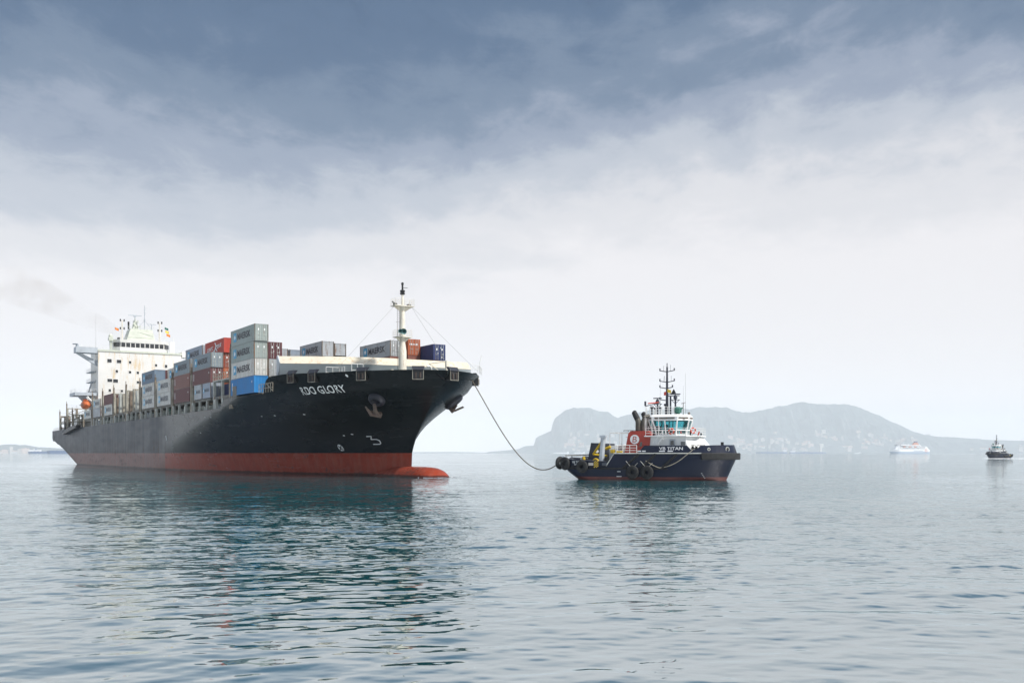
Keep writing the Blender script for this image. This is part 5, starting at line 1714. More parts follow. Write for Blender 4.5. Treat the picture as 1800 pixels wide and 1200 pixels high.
    bd = MB().prism([(0.4, -3.9), (6.4, -3.9), (8.0, -2.2), (8.0, 2.2), (6.4, 3.9), (0.4, 3.9)], 6.11, 6.26)
    bdo = bd.build('boat_deck', 'tug_white', root)
    MB().rail([(0.6, -3.8, 6.26), (6.3, -3.8, 6.26), (7.9, -2.1, 6.26), (7.9, 2.1, 6.26), (6.3, 3.8, 6.26), (0.6, 3.8, 6.26)], 1.05, 0.03, 1.0, 3).build('railing', 'rail_white', bdo)
    for sg in (-1, 1):
        o = MB().box(4.0, 4.75, min(sg * 3.5, sg * 3.66), max(sg * 3.5, sg * 3.66), 4.2, 5.75).build('door', 'cool_grey', hso)
        MB().box(4.15, 4.6, min(sg * 3.6, sg * 3.7), max(sg * 3.6, sg * 3.7), 4.95, 5.55).build('door_window', 'bridge_glass', o)
        st = MB()
        for k in range(6):
            st.box(1.5 + k * 0.28, 1.8 + k * 0.28, min(sg * 3.7, sg * 4.3), max(sg * 3.7, sg * 4.3), 4.0 + k * 0.35, 4.06 + k * 0.35)
        st.bar((1.4, sg * 4.3, 3.8), (3.3, sg * 4.3, 6.1), 0.05).bar((1.4, sg * 4.3, 4.7), (3.3, sg * 4.3, 7.0), 0.03)
        st.build('stairway', 'tug_white', hso)
        MB().box(5.6, 6.2, min(sg * 3.5, sg * 3.62), max(sg * 3.5, sg * 3.62), 4.9, 5.4).build('porthole', 'port_glass', hso)
    if name_text:
        t1 = MB()
        a, b_ = Vector((6.75, -3.53, 4.75)), Vector((9.3, -2.08, 4.75))
        add_text(t1, 'IMO 9400609', lambda u, v: tuple(a.lerp(b_, 0.12 + u / (b_ - a).length) + Vector((0.03 - v * 0.42, -0.05 + v * 0.12, v))), 0.26, 2.0)
        t1.build('house_lettering', 'deck_grey', hso)
    for sg in (-1, 1):
        bt_ = MB()
        for s in (7.35, 7.85):
            bt_.box(s - 0.14, s + 0.14, sg * 4.0 - 0.14, sg * 4.0 + 0.14, 3.73, 4.75)
        bt_.bar((7.1, sg * 4.0, 4.45), (8.1, sg * 4.0, 4.45), 0.1)
        bt_.build('bitts', 'soot', root)
    MB().bar((10.7, 0, 3.73), (10.7, 0, 5.35), 0.22, 10).bar((9.9, 0, 4.6), (11.5, 0, 4.6), 0.12).build('bow_bitt', 'soot', root)
    # wheelhouse: eight-sided, panes leaning out, one can see through it
    def ring(gr, z):
        return [Vector((p[0], p[1], z)) for p in oct_(0.9 - gr, 5.9 + gr, 2.25 + gr, 1.25 + gr * 0.4, 0.7)]
    lo, sill, hd, rf0, rf1 = ring(-0.12, 6.27), ring(-0.05, 7.05), ring(0.32, 8.5), ring(0.42, 8.95), ring(0.05, 9.3)
    wm = MB()
    def band(r0, r1, inset=0.0):
        for k in range(8):
            k2 = (k + 1) % 8
            wm.quad(r0[k], r0[k2], r1[k2], r1[k])
    band(lo, [l.lerp(s, 0.28) for l, s in zip(lo, sill)])
    band(hd, rf0)
    band(rf0, rf1)
    wm.f.append(tuple(range(len(wm.v), len(wm.v) + 8)))
    wm.v += [tuple(p) for p in rf1]
    wm.f.append(tuple(reversed(range(len(wm.v), len(wm.v) + 8))))
    wm.v += [tuple(p) for p in hd]
    # mullions on the corners and mid sill
    for k in range(8):
        k2 = (k + 1) % 8
        wm.bar(lo[k], sill[k], 0.11, 6)
        wm.bar(sill[k], hd[k], 0.115, 6)
        wm.bar(sill[k], sill[k2], 0.09, 6)
        wm.bar(hd[k], hd[k2], 0.1, 6)
    # solid after part with the door
    for k in (7, 0):
        k2 = (k + 1) % 8
    wm.box(2.55, 2.75, -2.2, -2.0, 6.27, 8.6).box(2.55, 2.75, 2.0, 2.2, 6.27, 8.6)
    wmo = wm.build('wheelhouse', 'tug_white', root)
    for k in range(8):
        k2 = (k + 1) % 8
        l0 = lo[k].lerp(sill[k], 0.3), lo[k2].lerp(sill[k2], 0.3)
        segs = [(0.03, 0.97)] if k not in (1, 5) else ([(0.03, 0.47), (0.53, 0.97)])
        for a, b_ in segs:
            MB().quad(sill[k].lerp(sill[k2], a), sill[k].lerp(sill[k2], b_), hd[k].lerp(hd[k2], b_), hd[k].lerp(hd[k2], a)).build('window', 'cabin_glass', wmo)
            if k in (2, 3, 4, 1, 5):
                MB().quad(l0[0].lerp(l0[1], a), l0[0].lerp(l0[1], b_), sill[k].lerp(sill[k2], b_), sill[k].lerp(sill[k2], a)).build('low_window', 'cabin_glass', wmo)
        if k in (1, 5):
            p0, p1 = lo[k].lerp(lo[k2], 0.5), hd[k].lerp(hd[k2], 0.5)
            MB().bar(p0, p1, 0.1, 6).build('mullion', 'tug_white', wmo)
    MB().box(1.1, 2.0, -0.9, 0.9, 6.27, 7.7).box(3.4, 4.4, -0.7, 0.7, 6.27, 7.15).box(2.4, 2.9, -0.35, 0.35, 6.27, 7.9).build('console', 'mast_navy', wmo)
    MB().box(0.7, 1.2, -2.0, 2.0, 6.27, 7.0).build('after_panel', 'tug_white', wmo)
    vis = MB()
    for k in range(8):
        k2 = (k + 1) % 8
        a, b_ = rf0[k].lerp(rf0[k2], 0.1), rf0[k].lerp(rf0[k2], 0.9)
        c, d = hd[k].lerp(hd[k2], 0.9), hd[k].lerp(hd[k2], 0.1)
        off = ((a + b_) / 2 - Vector((3.4, 0, 8.8)))
        off.z = 0
        off = off.normalized() * 0.03
        vis.quad(d + off + Vector((0, 0, 0.12)), c + off + Vector((0, 0, 0.12)), b_ + off - Vector((0, 0, 0.08)), a + off - Vector((0, 0, 0.08)))
    vis.build('shade_panel', 'deck_grey', wmo)
    top = MB().rail([(0.7, -1.9, 9.28), (0.7, 1.9, 9.28), (4.2, 1.9, 9.28), (4.2, -1.9, 9.28)], 1.1, 0.035, 0.9, 3, True)
    top.build('railing', 'rail_white', wmo)
    cg = MB().bar((0.3, -2.4, 6.3), (0.3, -2.4, 10.4), 0.05).bar((0.3, -1.9, 6.3), (0.3, -1.9, 10.4), 0.05)
    for k in range(13):
        cg.bar((0.3, -2.4, 6.5 + k * 0.3), (0.3, -1.9, 6.5 + k * 0.3), 0.03, 4)
    cg.build('ladder', 'rail_white', wmo)
    for x, y in ((0.3, -2.9), (1.3, -3.0), (2.3, -3.1)):
        MB().bar((x, y, 6.26), (x, y, 8.9), 0.045, 5).build('stanchion', 'rail_white', wmo)
    MB().rail([(0.3, -2.9, 7.0), (2.4, -3.1, 7.0)], 0.6, 0.03, 0.5, 2).build('side_railing', 'rail_white', wmo)
    # lifebuoys
    for (p, nrm) in (((4.3, -3.92, 6.85), (0.1, 1, 0)), ((7.2, -3.05, 6.95), (0.7, -0.75, 0))):
        o = MB().torus(p, nrm, 0.36, 0.1, 22, 8).build('lifebuoy', 'buoy_red', root, smooth=True)
        bw_ = MB()
        ax = Vector(nrm).normalized()
        u = ax.orthogonal().normalized()
        v = ax.cross(u)
        for t in (0.4, 1.97, 3.54, 5.1):
            c = Vector(p) + (u * math.cos(t) + v * math.sin(t)) * 0.36
            tg = (-u * math.sin(t) + v * math.cos(t)) * 0.06
            bw_.bar(c - tg, c + tg, 0.112, 8)
        bw_.build('band', 'logo_white', o)
    MB().box(5.6, 5.75, -3.98, -3.86, 6.5, 6.85).build('flare_box', 'buoy_red', root)
    MB().bar((7.75, -2.45, 6.3), (7.95, -2.45, 6.8), 0.1).build('life_jacket_box', 'buoy_red', root)
    MB().box(6.75, 6.95, -3.3, -3.1, 6.3, 6.9).box(8.0, 8.2, -2.1, -1.9, 6.3, 6.6).build('deck_light', 'soot', root)
    # masts
    mt = MB().bar((2.8, 0, 9.28), (2.8, 0, 16.2), 0.24, 8, 0.12).bar((3.3, 0, 9.28), (3.3, 0, 12.0), 0.13, 6).bar((2.8, 0, 12.0), (4.6, 0, 12.05), 0.07)
    for z, l, r_ in ((15.5, 1, 1), (14.0, 1, 1), (12.95 + 0.15, 1, 0.75), (12.2 + 0.0, 0, 1), (11.35, 1, 0)):
        for q, f_ in ((-1, l), (1, r_)):
            if f_:
                ex = 1.28 * f_
                mt.bar((2.8, 0, z), (2.8 + q * ex * 0.82, q * ex * 0.55 * 0 - 0, z + 0.18), 0.065, 5).bar((2.8 + q * ex * 0.82, 0, z + 0.15), (2.8 + q * ex * 0.82, 0, z + 0.5), 0.09, 6)
    mt.bar((2.8, 0, 16.1), (2.8, 0, 16.75), 0.06).bar((3.3, 0, 15.6), (3.3, 0, 16.5), 0.02).bar((2.3, 0, 15.6), (2.3, 0, 16.4), 0.02).bar((3.4, 0, 14.1), (3.4, 0, 14.9), 0.02).bar((2.35, 0, 14.1), (2.4, 0, 14.9), 0.03)
    mto = mt.build('main_mast', 'mast_navy', root)
    for s, z1, w_ in ((1.5, 11.7, 1.1), (4.1, 12.25, 1.3)):
        rm = MB().bar((s, -0.4, 9.28), (s, -0.4, z1 - 0.3), 0.13, 7).bar((s - 0.65, -0.4, z1 - 0.85), (s + 0.65, -0.4, z1 - 0.85), 0.05).bar((s - 0.55, -0.4, z1 - 0.85), (s, -0.4, z1 - 1.4), 0.04).bar((s + 0.55, -0.4, z1 - 0.85), (s, -0.4, z1 - 1.4), 0.04)
        o = rm.build('radar_mast', 'mast_navy', root)
        MB().lathe((s, -0.4, z1 - 0.75), (0, 0, 1), [(0, 0.2), (0.2, 0.3), (0.5, 0.22), (0.65, 0.1)], 10).box(s - w_ * 0.55, s + w_ * 0.55, -0.5, -0.3, z1 - 0.08, z1 + 0.06).build('radar_scanner', 'mast_navy', o)
    MB().prism([(3.5, -0.45), (4.2, -0.45), (4.2, -0.35), (3.5, -0.35)], 12.35, 12.95, [(3.82, -0.42), (3.9, -0.42), (3.9, -0.38), (3.82, -0.38)]).build('day_shape', 'soot', root)
    fl = MB()
    fl.extr([(2.85, -0.15, 12.55), (3.45, -0.22, 12.35), (3.4, -0.2, 12.85), (2.85, -0.15, 13.0)], (0, 0.03, 0))
    fl.build('flag', 'flag_yellow', root)
    MB().extr([(2.75, -0.15, 12.1), (2.35, -0.2, 12.1), (2.4, -0.2, 12.6), (2.75, -0.15, 12.65)], (0, 0.03, 0)).build('flag', 'tug_red', root)
    for s, y, z1 in ((5.6, -0.6, 15.2), (1.6, 0.9, 14.5), (4.9, 1.2, 13.5)):
        MB().bar((s, y, 9.25), (s, y, z1), 0.025, 4, 0.012).build('whip_antenna', 'wire', root)
    q_ = random.Random(4)
    for k in range(7):
        x, y, z = q_.uniform(0.6, 2.4), q_.uniform(-1.8, 1.8), q_.uniform(9.8, 10.9)
        MB().bar((x, y, 9.28), (x, y, z), 0.04, 5).box(x - 0.15, x + 0.15, y - 0.13, y + 0.13, z, z + 0.28).build('roof_lamp', 'mast_navy', root)
    tg_ = MB().bar((0.0, -1.9, 10.5), (2.2, -1.6, 11.0), 0.06).bar((0.1, -2.0, 10.6), (0.1, -2.0, 11.2), 0.14)
    tg_.build('roof_camera', 'mast_navy', root)
    MB().bar((0.4, -1.7, 10.9), (1.9, -1.3, 11.05), 0.09).build('fire_monitor_pipe', 'buoy_red', root)
    MB().lathe((4.7, -1.4, 9.2), (0, 0, 1), [(0, 0.25), (0.3, 0.3), (0.35, 0.5), (0.9, 0.55), (1.15, 0.3)], 10).bar((4.7, -1.4, 9.9), (5.4, -1.6, 10.2), 0.12).build('fire_monitor', 'green_gear', root)
    MB().bar((5.5, -1.6, 9.2), (5.5, -1.6, 10.9), 0.05).bar((5.2, -1.6, 10.8), (5.8, -1.6, 10.95), 0.04).lathe((6.2, -1.9, 9.4), (1, -0.3, 0), [(0, 0.08), (0.1, 0.16), (0.3, 0.18)], 10).build('searchlight', 'deck_grey', root)
    # funnel casing and exhausts
    for sg in (-1, 1):
        fc = MB()
        y0, y1 = (-3.7, -1.5) if sg < 0 else (1.5, 3.7)
        fc.extr([(-2.5, y0, 3.73), (1.05, y0, 3.73), (1.3, y0, 6.65), (0.9, y0, 6.95), (-1.6, y0, 6.95), (-1.95, y0, 6.6)], (0, y1 - y0, 0))
        fco = fc.build('funnel_casing', 'tug_red', root)
        yo = y0 - 0.03 if sg < 0 else y1 + 0.03
        MB().box(-2.9, 0.4, yo - 0.02, yo + 0.02, 4.9, 4.96).box(-2.3, 0.5, yo - 0.02, yo + 0.02, 6.05, 6.1).build('seam', 'tug_red', fco)
        em = MB().lathe((-1.0, yo, 5.75), (0, sg, 0), [(0.0, 0.66), (0.03, 0.66)], 30)
        emo = em.build('emblem_disc', 'logo_white', fco)
        bt2 = MB()
        add_text(bt2, 'B', lambda u, v: (-1.33 + (u if sg < 0 else 0.62 - u), yo + sg * 0.045, 5.33 + v), 0.84, 0.64, bold=0.0, shear=0.12)
        bt2.build('emblem_letter', 'tug_red', emo)
        MB().extr([(-0.35, yo, 4.7), (0.05, yo, 4.8), (0.1, yo, 5.4), (-0.15, yo, 5.35)], (0, sg * 0.03, 0)).build('vent_grille', 'deck_grey', fco)
        ym = (y0 + y1) / 2
        ex = MB().tube([(-0.75, ym, 6.9), (-0.75, ym, 8.3), (-0.95, ym, 8.75), (-1.35, ym, 9.55)], [0.42, 0.42, 0.40, 0.34], 12)
        exo = ex.build('exhaust_pipe', 'exhaust', fco, smooth=True)
        MB().tube([(-0.9, ym, 8.65), (-1.15, ym, 9.15), (-1.42, ym, 9.72), (-1.5, ym, 9.8)], [0.42, 0.40, 0.35, 0.2], 12).build('soot_tip', 'soot', exo, smooth=True)
        MB().tube([(-0.1, ym, 6.85), (-0.1, ym, 8.4), (0.1, ym, 8.95), (0.7, ym * 0.8, 9.15)], 0.24, 10).build('exhaust_pipe', 'exhaust', fco, smooth=True)
        MB().rail([(-2.6, y0 if sg < 0 else y1, 6.9), (0.0, y0 if sg < 0 else y1, 6.9)], 0.12, 0.05, 0.6, 1).build('lifting_rail', 'soot', fco)
        rl = MB().rail([(-3.4, sg * 4.9, 3.8), (-0.4, sg * 4.9, 3.8)], 1.1, 0.045, 1.1, 3)
        rl.build('side_railing', 'rail_white', root)
    MB().rail([(-3.5, -4.8, 3.8), (-3.5, 4.8, 3.8)], 1.05, 0.04, 1.0, 3).build('after_railing', 'rail_white', root)
    aw = MB()
    for x in (-5.0, -3.2):
        for y in (-2.6, 2.6):
            aw.bar((x, y, 3.75), (x, y, 6.75), 0.05, 5)
    aw.bar((-5.0, -2.6, 6.75), (-2.2, -2.6, 6.75), 0.05).bar((-5.0, 2.6, 6.75), (-2.2, 2.6, 6.75), 0.05).bar((-5, -2.6, 6.75), (-5, 2.6, 6.75), 0.05)
    aw.build('awning_frame', 'rail_white', root)
    MB().box(-5.0, -3.65, -2.8, 2.8, 1.76, 4.9).build('after_house', 'tug_white', root)
    MB().box(-4.8, -3.8, -3.4, -2.85, 1.76, 4.2).bar((-4.6, -3.5, 4.1), (-3.6, -3.6, 4.4), 0.25).bar((-4.2, -3.4, 4.3), (-3.2, -3.7, 4.0), 0.16).box(-3.3, -2.95, -4.4, -3.8, 3.73, 4.2).build('deck_gear', 'cool_grey', root)
    MB().bar((-3.5, -4.3, 3.95), (-2.6, -4.4, 3.9), 0.2).box(-4.4, -3.9, -4.4, -3.7, 3.8, 4.3).build('hose_reel', 'yellow', root)
    # towing winch and small crane on the after deck
    wn = MB()
    wn.extr([(-8.6, -2.4, 1.76), (-6.0, -2.4, 1.76), (-5.7, -2.4, 5.2), (-7.9, -2.4, 5.3)], (0, 0.25, 0))
    wn.extr([(-8.6, 2.15, 1.76), (-6.0, 2.15, 1.76), (-5.7, 2.15, 5.2), (-7.9, 2.15, 5.3)], (0, 0.25, 0))
    wn.box(-7.9, -5.7, -2.3, 2.3, 4.95, 5.2).box(-6.1, -5.9, -2.2, 2.2, 1.76, 4.9)
    wno = wn.build('towing_winch', 'mast_navy', root)
    MB().lathe((-7.0, -2.1, 3.0), (0, 1, 0), [(0, 1.1), (0.15, 1.1), (0.16, 0.7), (4.0, 0.7), (4.05, 1.1), (4.2, 1.1)], 20).build('drum', 'anchor_rust', wno)
    MB().lathe((-6.9, -2.6, 4.0), (0.2, -1, 0.2), [(0, 0.12), (0.15, 0.26), (0.35, 0.24)], 12).build('work_light', 'logo_white', wno)
    MB().bar((-8.2, -4.2, 1.76), (-8.45, -4.2, 3.3), 0.2).bar((-8.2, -4.2, 1.76), (-8.0, -4.2, 2.4), 0.2).build('tow_pin', 'yellow', root)
    MB().torus((-6.6, -4.3, 2.5), (0.2, 1, 0), 0.45, 0.14, 18, 8).build('hose_coil', 'yellow', root)
    cr_ = MB().bar((-5.9, -4.0, 1.76), (-5.55, -4.0, 6.2), 0.42, 8, 0.34).box(-6.0, -5.1, -4.4, -3.6, 6.0, 6.35)
    cro = cr_.build('deck_crane', 'cool_grey', root)
    MB().bar((-5.6, -3.5, 5.9), (-7.3, -3.3, 3.6), 0.2, 4, 0.16).bar((-7.3, -3.3, 3.6), (-5.2, -3.2, 3.4), 0.13, 4).bar((-5.4, -3.4, 4.4), (-4.6, -3.6, 4.7), 0.22, 4).build('crane_boom', 'yellow', cro)
    gr_ = MB().bar((-9.5, -2.2, 1.76), (-9.5, -2.2, 2.9), 0.15).bar((-9.5, 2.2, 1.76), (-9.5, 2.2, 2.9), 0.15).tube([(-9.5, -2.2, 2.9), (-9.5, -1.2, 3.25), (-9.5, 1.2, 3.25), (-9.5, 2.2, 2.9)], 0.16, 6)
    gr_.build('towing_bow', 'cool_grey', root)
    # slack mooring line slung along the starboard side
    ml = MB()
    pts = []
    for k in range(22):
        u = k / 21
        s = 7.6 - 7.9 * u + 0.0
        z = 4.3 - 2.1 * (1 - (2 * u - 1.35) ** 2 / 1.82) - 0.0
        zz = 4.35 + (2.0 - 4.35) * (1 - (1 - u) ** 1.9) + (0.75 * max(0, u - 0.72) / 0.28)
        pts.append(tug_pt(7.6 - 6.6 * u, max(1.0, zz - 0.55 * math.sin(u * math.pi)), -1, 0.12 if zz < 3.7 else 0.22))
    ml.tube(pts, 0.055, 6)
    ml.build('mooring_line', 'rope_pale', root)
    for s_, l_ in ((8.4, 0.5),):
        for k in range(4):
            MB().bar(tug_pt(s_ + 0.1 * k, 1.0 - 0.22 * k, -1, 0.01), tug_pt(s_ + 0.12 + 0.1 * k, 0.98 - 0.22 * k, -1, 0.01), 0.05, 4).build('draught_mark', 'letter_white', root)
    MB().bar(tug_pt(-3.2, 1.2, -1, 0.01), tug_pt(-2.7, 1.2, -1, 0.01), 0.05, 4).build('hull_scuff', 'letter_white', root)
    MB().bar(tug_pt(-3.3, 0.5, -1, 0.01), tug_pt(-2.6, 0.5, -1, 0.01), 0.05, 4).build('hull_scuff', 'letter_white', root)
    return root
TUG_LOC = Vector((19.75, 144.5, 0))
TUG_RZ = R(-22)
tug = make_tug('navy tugboat with a red funnel and black tyre fenders, towing the container ship', 'VB TITAN')
tug.location = TUG_LOC
tug.rotation_euler = (0, 0, TUG_RZ)
TM = Matrix.Translation(TUG_LOC) @ Matrix.Rotation(TUG_RZ, 4, 'Z')
tug2 = copy_tree(tug)
tug2.location = ((1755 - 900) / 1750 * 690, 690, 0)
tug2.rotation_euler = (0, 0, R(180 + 40))
tug2['label'] = 'small distant tugboat under way with white foam at its waterline, beyond the ferry'
for o in list(tug2.children_recursive):
    if o.name.split('.')[0] in ('name_lettering', 'stern_lettering', 'small_lettering', 'house_lettering', 'emblem_letter', 'draught_mark', 'hull_scuff', 'mooring_line'):
        bpy.data.objects.remove(o)
for o in tug2.children_recursive:      # the second tug's funnels are dark
    if o.name.split('.')[0] in ('funnel_casing', 'seam'):
        o.data = o.data.copy()
        o.data.materials[0] = MATS['mast_navy']
for q in (tug, tug2):
    q['group'] = 'harbour tugs'
# foam round the second tug, lying on the water
paint('foam', (0.75, 0.78, 0.8), 0.8, var=0.1, scale=0.5)
fm_ = MB()
fr_ = random.Random(9)
c2 = tug2.matrix_basis if False else None
for k in range(150):
    a = fr_.uniform(0, 1)
    x = tug2.location.x + fr_.uniform(-16, 24)
    y = 690 + fr_.uniform(-17, -8) + (4 if x > tug2.location.x + 12 else 0)
    L_, W_ = fr_.uniform(0.6, 3.0), fr_.uniform(0.3, 1.2)
    fm_.prism([(x - L_ / 2, y), (x, y - W_ / 2), (x + L_ / 2, y), (x, y + W_ / 2)], -0.05, fr_.uniform(0.08, 0.3), [(x - L_ / 3, y), (x, y - W_ / 3), (x + L_ / 3, y), (x, y + W_ / 3)])
fo = fm_.build('foam', 'foam')
tag(fo, 'white foam around the distant tugboat', kind='stuff')

# ------------------------------------------------------------------ tow line from the ship's bow to the tug's winch
A = SM @ hull_pt(28.6, 15.5, 1, 0.12)
A0 = SM @ Vector((27.5, 8.5, 15.7))
Bst = TM @ Vector((-12.6, -0.4, 3.42))
Bw = TM @ Vector((-7.0, -0.4, 3.75))
rp = [A0, A]
N_ = 60
sag = 5.6
for k in range(1, N_):
    u = k / N_
    p = A.lerp(Bst, u)
    p.z -= sag * (4 * u * (1 - u)) * (0.55 + 0.9 * u)
    rp.append(p)
rp += [Bst, TM @ Vector((-9.5, -0.4, 3.5)), Bw]
tr = MB().tube(rp, 0.08, 8).build('tow_line', 'rope')
tag(tr, 'long sagging tow line stretched from the black bow to the stern of the navy tugboat', 'rope')

# ------------------------------------------------------------------ ferry in the haze
def ship_hull(mb, L, B, z0, z1, bow=0.12, flare=4.0):
    n = 24
    pts0, pts1 = [], []
    for k in range(n + 1):
        u = k / n
        s = -L / 2 + L * u
        def hb(u_, p):
            if u_ > 1 - bow * 2:
                t = (u_ - (1 - bow * 2)) / (bow * 2)
                return B / 2 * max(0.0, 1 - t ** p)
            if u_ < 0.05:
                return B / 2 * (0.85 + 3.0 * u_)
            return B / 2
        pts0.append((s - (flare if u > 0.8 else 0) * max(0, (u - 0.8) / 0.2), hb(u, 1.5)))
        pts1.append((s, hb(u, 2.6)))
    lo = [(s, -y) for s, y in pts0] + [(s, y) for s, y in reversed(pts0)]
    hi = [(s, -y) for s, y in pts1] + [(s, y) for s, y in reversed(pts1)]
    mb.prism(lo, z0, z1, hi)
    return mb
paint('ferry_blue_hazed', (0.30, 0.38, 0.48), 0.5, var=0.05)  # hull blue paled, part of the haze is in the colour
paint('ferry_funnel_hazed', (0.50, 0.26, 0.20), 0.5, var=0.05)  # funnel red paled the same way for haze
paint('ferry_white', (0.72, 0.74, 0.76), 0.5, var=0.03)
paint('cargo_blue', (0.05, 0.11, 0.24), 0.5, var=0.1)
paint('cargo_dark', (0.03, 0.04, 0.06), 0.5, var=0.1)
fy = empty('ferry', ((1597 - 900) / 1750 * 5000, 5000, 0), R(180 + 14))
tag(fy, 'white and blue passenger ferry with an orange-red funnel sailing below the rock', 'ferry')
ship_hull(MB(), 156, 24, -0.5, 7.5, 0.13, 8).build('hull', 'ferry_blue_hazed', fy)
ship_hull(MB(), 156, 24.2, 7.52, 15.5, 0.13, 3).build('upper_hull', 'ferry_white', fy)
fs = MB().prism([(-74, -11), (44, -11), (58, -6), (58, 6), (44, 11), (-74, 11)], 15.52, 26.0, [(-66, -10.5), (42, -10.5), (52, -6), (52, 6), (42, 10.5), (-66, 10.5)])
fs.prism([(-44, -9), (46, -9), (51, -4), (51, 4), (46, 9), (-44, 9)], 26.01, 31.0)
fs.box(8, 40, -12.5, 12.5, 29.2, 32.5)
fso = fs.build('superstructure', 'ferry_white', fy)
for z in (17.2, 20.4, 23.4, 27.2):
    yy = 10.9 - 0.048 * (z - 15.5) if z < 26 else 9.0
    for sg in (-1, 1):
        MB().box(-60 if z < 26 else -42, 42, min(sg * (yy - 0.3), sg * (yy + 0.15)), max(sg * (yy - 0.3), sg * (yy + 0.15)), z, z + 1.2).build('window_strip', 'town_glass', fso)
MB().box(51.5, 52.2, -6, 6, 29.4, 30.8).box(39.8, 40.2, -12, 12, 30.2, 31.8).build('bridge_window', 'bridge_glass', fso)
ff = MB().extr([(-40, -3.5, 31), (-14, -3.5, 31), (-24, -3.5, 40.5), (-33, -3.5, 40.5)], (0, 7, 0))
ffo = ff.build('funnel', 'ferry_funnel_hazed', fy)
MB().extr([(-33, -3.7, 40.52), (-24, -3.7, 40.52), (-26, -3.7, 43.5), (-34, -3.7, 43.5)], (0, 7.4, 0)).build('funnel_top', 'cargo_blue', ffo)
MB().bar((20, 0, 32.5), (20, 0, 41), 0.5).bar((17, 0, 36), (23, 0, 36), 0.3).bar((0, 0, 31), (0, 0, 35), 1.6).build('mast', 'ferry_white', fy)
for sg in (-1, 1):
    MB().torus((-62, sg * 12.2, 11.5), (0, 1, 0), 4.2, 0.9, 24, 6, 0.3).build('emblem', 'orange_boat', fy)
    lt_ = MB()
    for k in range(13):
        x = -14 - k * 2.9
        lt_.box(x, x + 1.7, min(sg * 12.1, sg * 12.35), max(sg * 12.1, sg * 12.35), 9.2, 12.0)
    lt_.build('lettering', 'ferry_blue_hazed', fy)
    for k in range(6):
        o = MB().lathe((-30 + k * 11, sg * 12.0, 24.6), (1, 0, 0), [(-4, 0.3), (-3, 1.5), (3, 1.5), (4, 0.3)], 8).build('lifeboat', 'orange_boat' if k % 2 else 'ferry_white', fy)

fy.scale = (1.43, 1.43, 1.43)

# ------------------------------------------------------------------ freighters lying off the shore, and the ships at the far left
def freighter(label, px, d, L, rz, hullm, derricks, house_aft=True, wh_=14, low=9, housew=0.11):
    r_ = empty('cargo_ship', ((px - 900) / 1750 * d, d, 0), rz)
    tag(r_, label, 'cargo ship', 'ships at anchor in the haze')
    ship_hull(MB(), L, L * 0.15, -0.5, low, 0.1, 4).build('hull', hullm, r_)
    sx = -L * 0.42 if house_aft else L * 0.2
    h_ = MB().box(sx - L * housew / 2, sx + L * housew / 2, -L * 0.055, L * 0.055, low, low + wh_).box(sx - L * 0.02, sx + L * 0.05, -L * 0.07, L * 0.07, low + wh_, low + wh_ + 3)
    ho = h_.build('superstructure', 'ferry_white', r_)
    for k in range(3):
        MB().box(sx + L * housew / 2 - 0.2, sx + L * housew / 2 + 0.2, -L * 0.05, L * 0.05, low + 2.4 + k * 3.4, low + 3.8 + k * 3.4).build('window_row', 'bridge_glass', ho)
    MB().box(sx - L * 0.05, sx - L * 0.02, -3, 3, low + wh_ + 0.01, low + wh_ + 8).build('funnel', hullm, r_)
    for f in derricks:
        MB().bar((f * L, 0, low), (f * L, 0, low + 36), 1.8, 6).bar((f * L, 0, low + 6), (f * L + L * 0.08, 0, low + 14), 0.6, 5).box(f * L - 2.4, f * L + 2.4, -2.4, 2.4, low, low + 7).build('derrick', hullm, r_)
    for k in range(5):
        a = -L * 0.32 + k * L * 0.15
        MB().box(a, a + L * 0.12, -L * 0.055, L * 0.055, low + 0.01, low + 2.0).build('hatch', hullm, r_)
    return r_
freighter('grey-blue freighter with two tall derricks lying off the rocky shore', 1356, 11000, 340, R(176), 'cargo_blue', (0.12, -0.18), True, 22, 16)
freighter('long low freighter without derricks lying beside the one with two derricks', 1420, 10900, 410, R(4), 'cargo_blue', (), True, 15, 13)
freighter('tiny pale vessel close inshore ahead of the ferry', 1507, 8400, 47, R(170), 'ferry_white', (), True, 4, 4, 0.4)
freighter('low pale vessel moored under the steep end of the rock', 985, 11800, 206, R(182), 'ferry_white', (), True, 8, 7)
freighter('shorter low pale vessel moored under the steep end of the rock', 1018, 11700, 137, R(178), 'ferry_white', (), True, 8, 7)
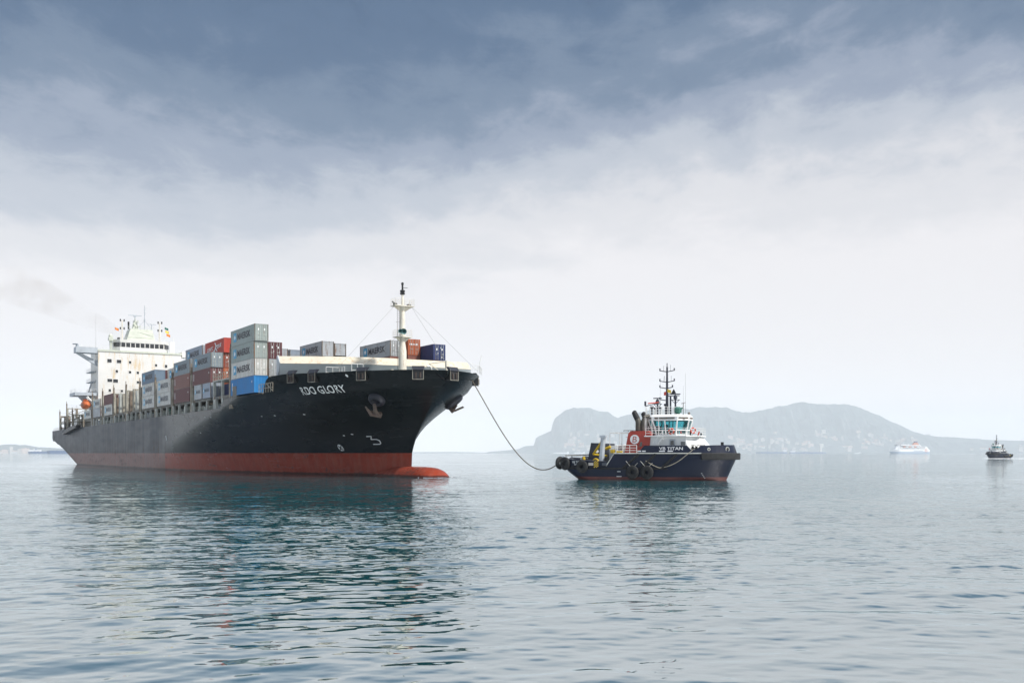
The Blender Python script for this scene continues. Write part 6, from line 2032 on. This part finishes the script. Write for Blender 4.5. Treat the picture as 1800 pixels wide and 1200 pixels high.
freighter('blue freighter with a long white deckhouse off the low wooded coast', 70, 5600, 132, R(182), 'cargo_blue', (), False, 10, 12, 0.5)
freighter('blue freighter half hidden behind the stern of the container ship', 103, 5000, 115, R(184), 'cargo_blue', (), True, 7, 15, 0.2)

# ------------------------------------------------------------------ faint smoke drifting from the ship's funnel
sm_m = bpy.data.materials.new('smoke_volume')
sm_m.use_nodes = True
nt = NT(sm_m.node_tree)
nt.n.clear()
out = nt.n.new('ShaderNodeOutputMaterial')
pv = nt.node('ShaderNodeVolumePrincipled', i_Color=(0.34, 0.27, 0.21, 1))
tc = nt.n.new('ShaderNodeTexCoord').outputs['Object']
n1 = nt.noise(nt.mapping(tc, (0.10, 0.16, 0.16)), 1.0, 5, 0.6, 0.4)
pf = nt.ramp(n1, [(0.42, (0, 0, 0)), (0.72, (1, 1, 1))])
nt.put(pv.inputs['Density'], nt.m('MULTIPLY', pf, 0.032))
nt.t.links.new(pv.outputs[0], out.inputs['Volume'])
MATS['smoke_volume'] = sm_m
S0 = SM @ Vector((TS - 26, 0, 45.4))
sp_ = []
for k in range(12):
    u = k / 11
    sp_.append(S0 + Vector((-44 * u, 4 * u, 20 * u ** 0.9)))
sk = MB().tube(sp_, [1.2 + 6.5 * (k / 11) ** 0.8 for k in range(12)], 12).build('smoke', 'smoke_volume')
tag(sk, 'faint brown exhaust smoke drifting left from the ship', kind='stuff')

# ------------------------------------------------------------------ haze: the air over the bay
hm_ = bpy.data.materials.new('haze_air')
hm_.use_nodes = True
nt = NT(hm_.node_tree)
nt.n.clear()
out = nt.n.new('ShaderNodeOutputMaterial')
pv = nt.node('ShaderNodeVolumePrincipled', i_Color=(0.89, 0.952, 1.0, 1), i_Density=0.000054, i_Anisotropy=-0.1)
nt.t.links.new(pv.outputs[0], out.inputs['Volume'])
MATS['haze_air'] = hm_
hzb = MB().box(-28500, 28500, -28500, 28500, -4.5, 975).build('haze', 'haze_air')
tag(hzb, 'pale sea haze filling the air over the bay', kind='stuff')
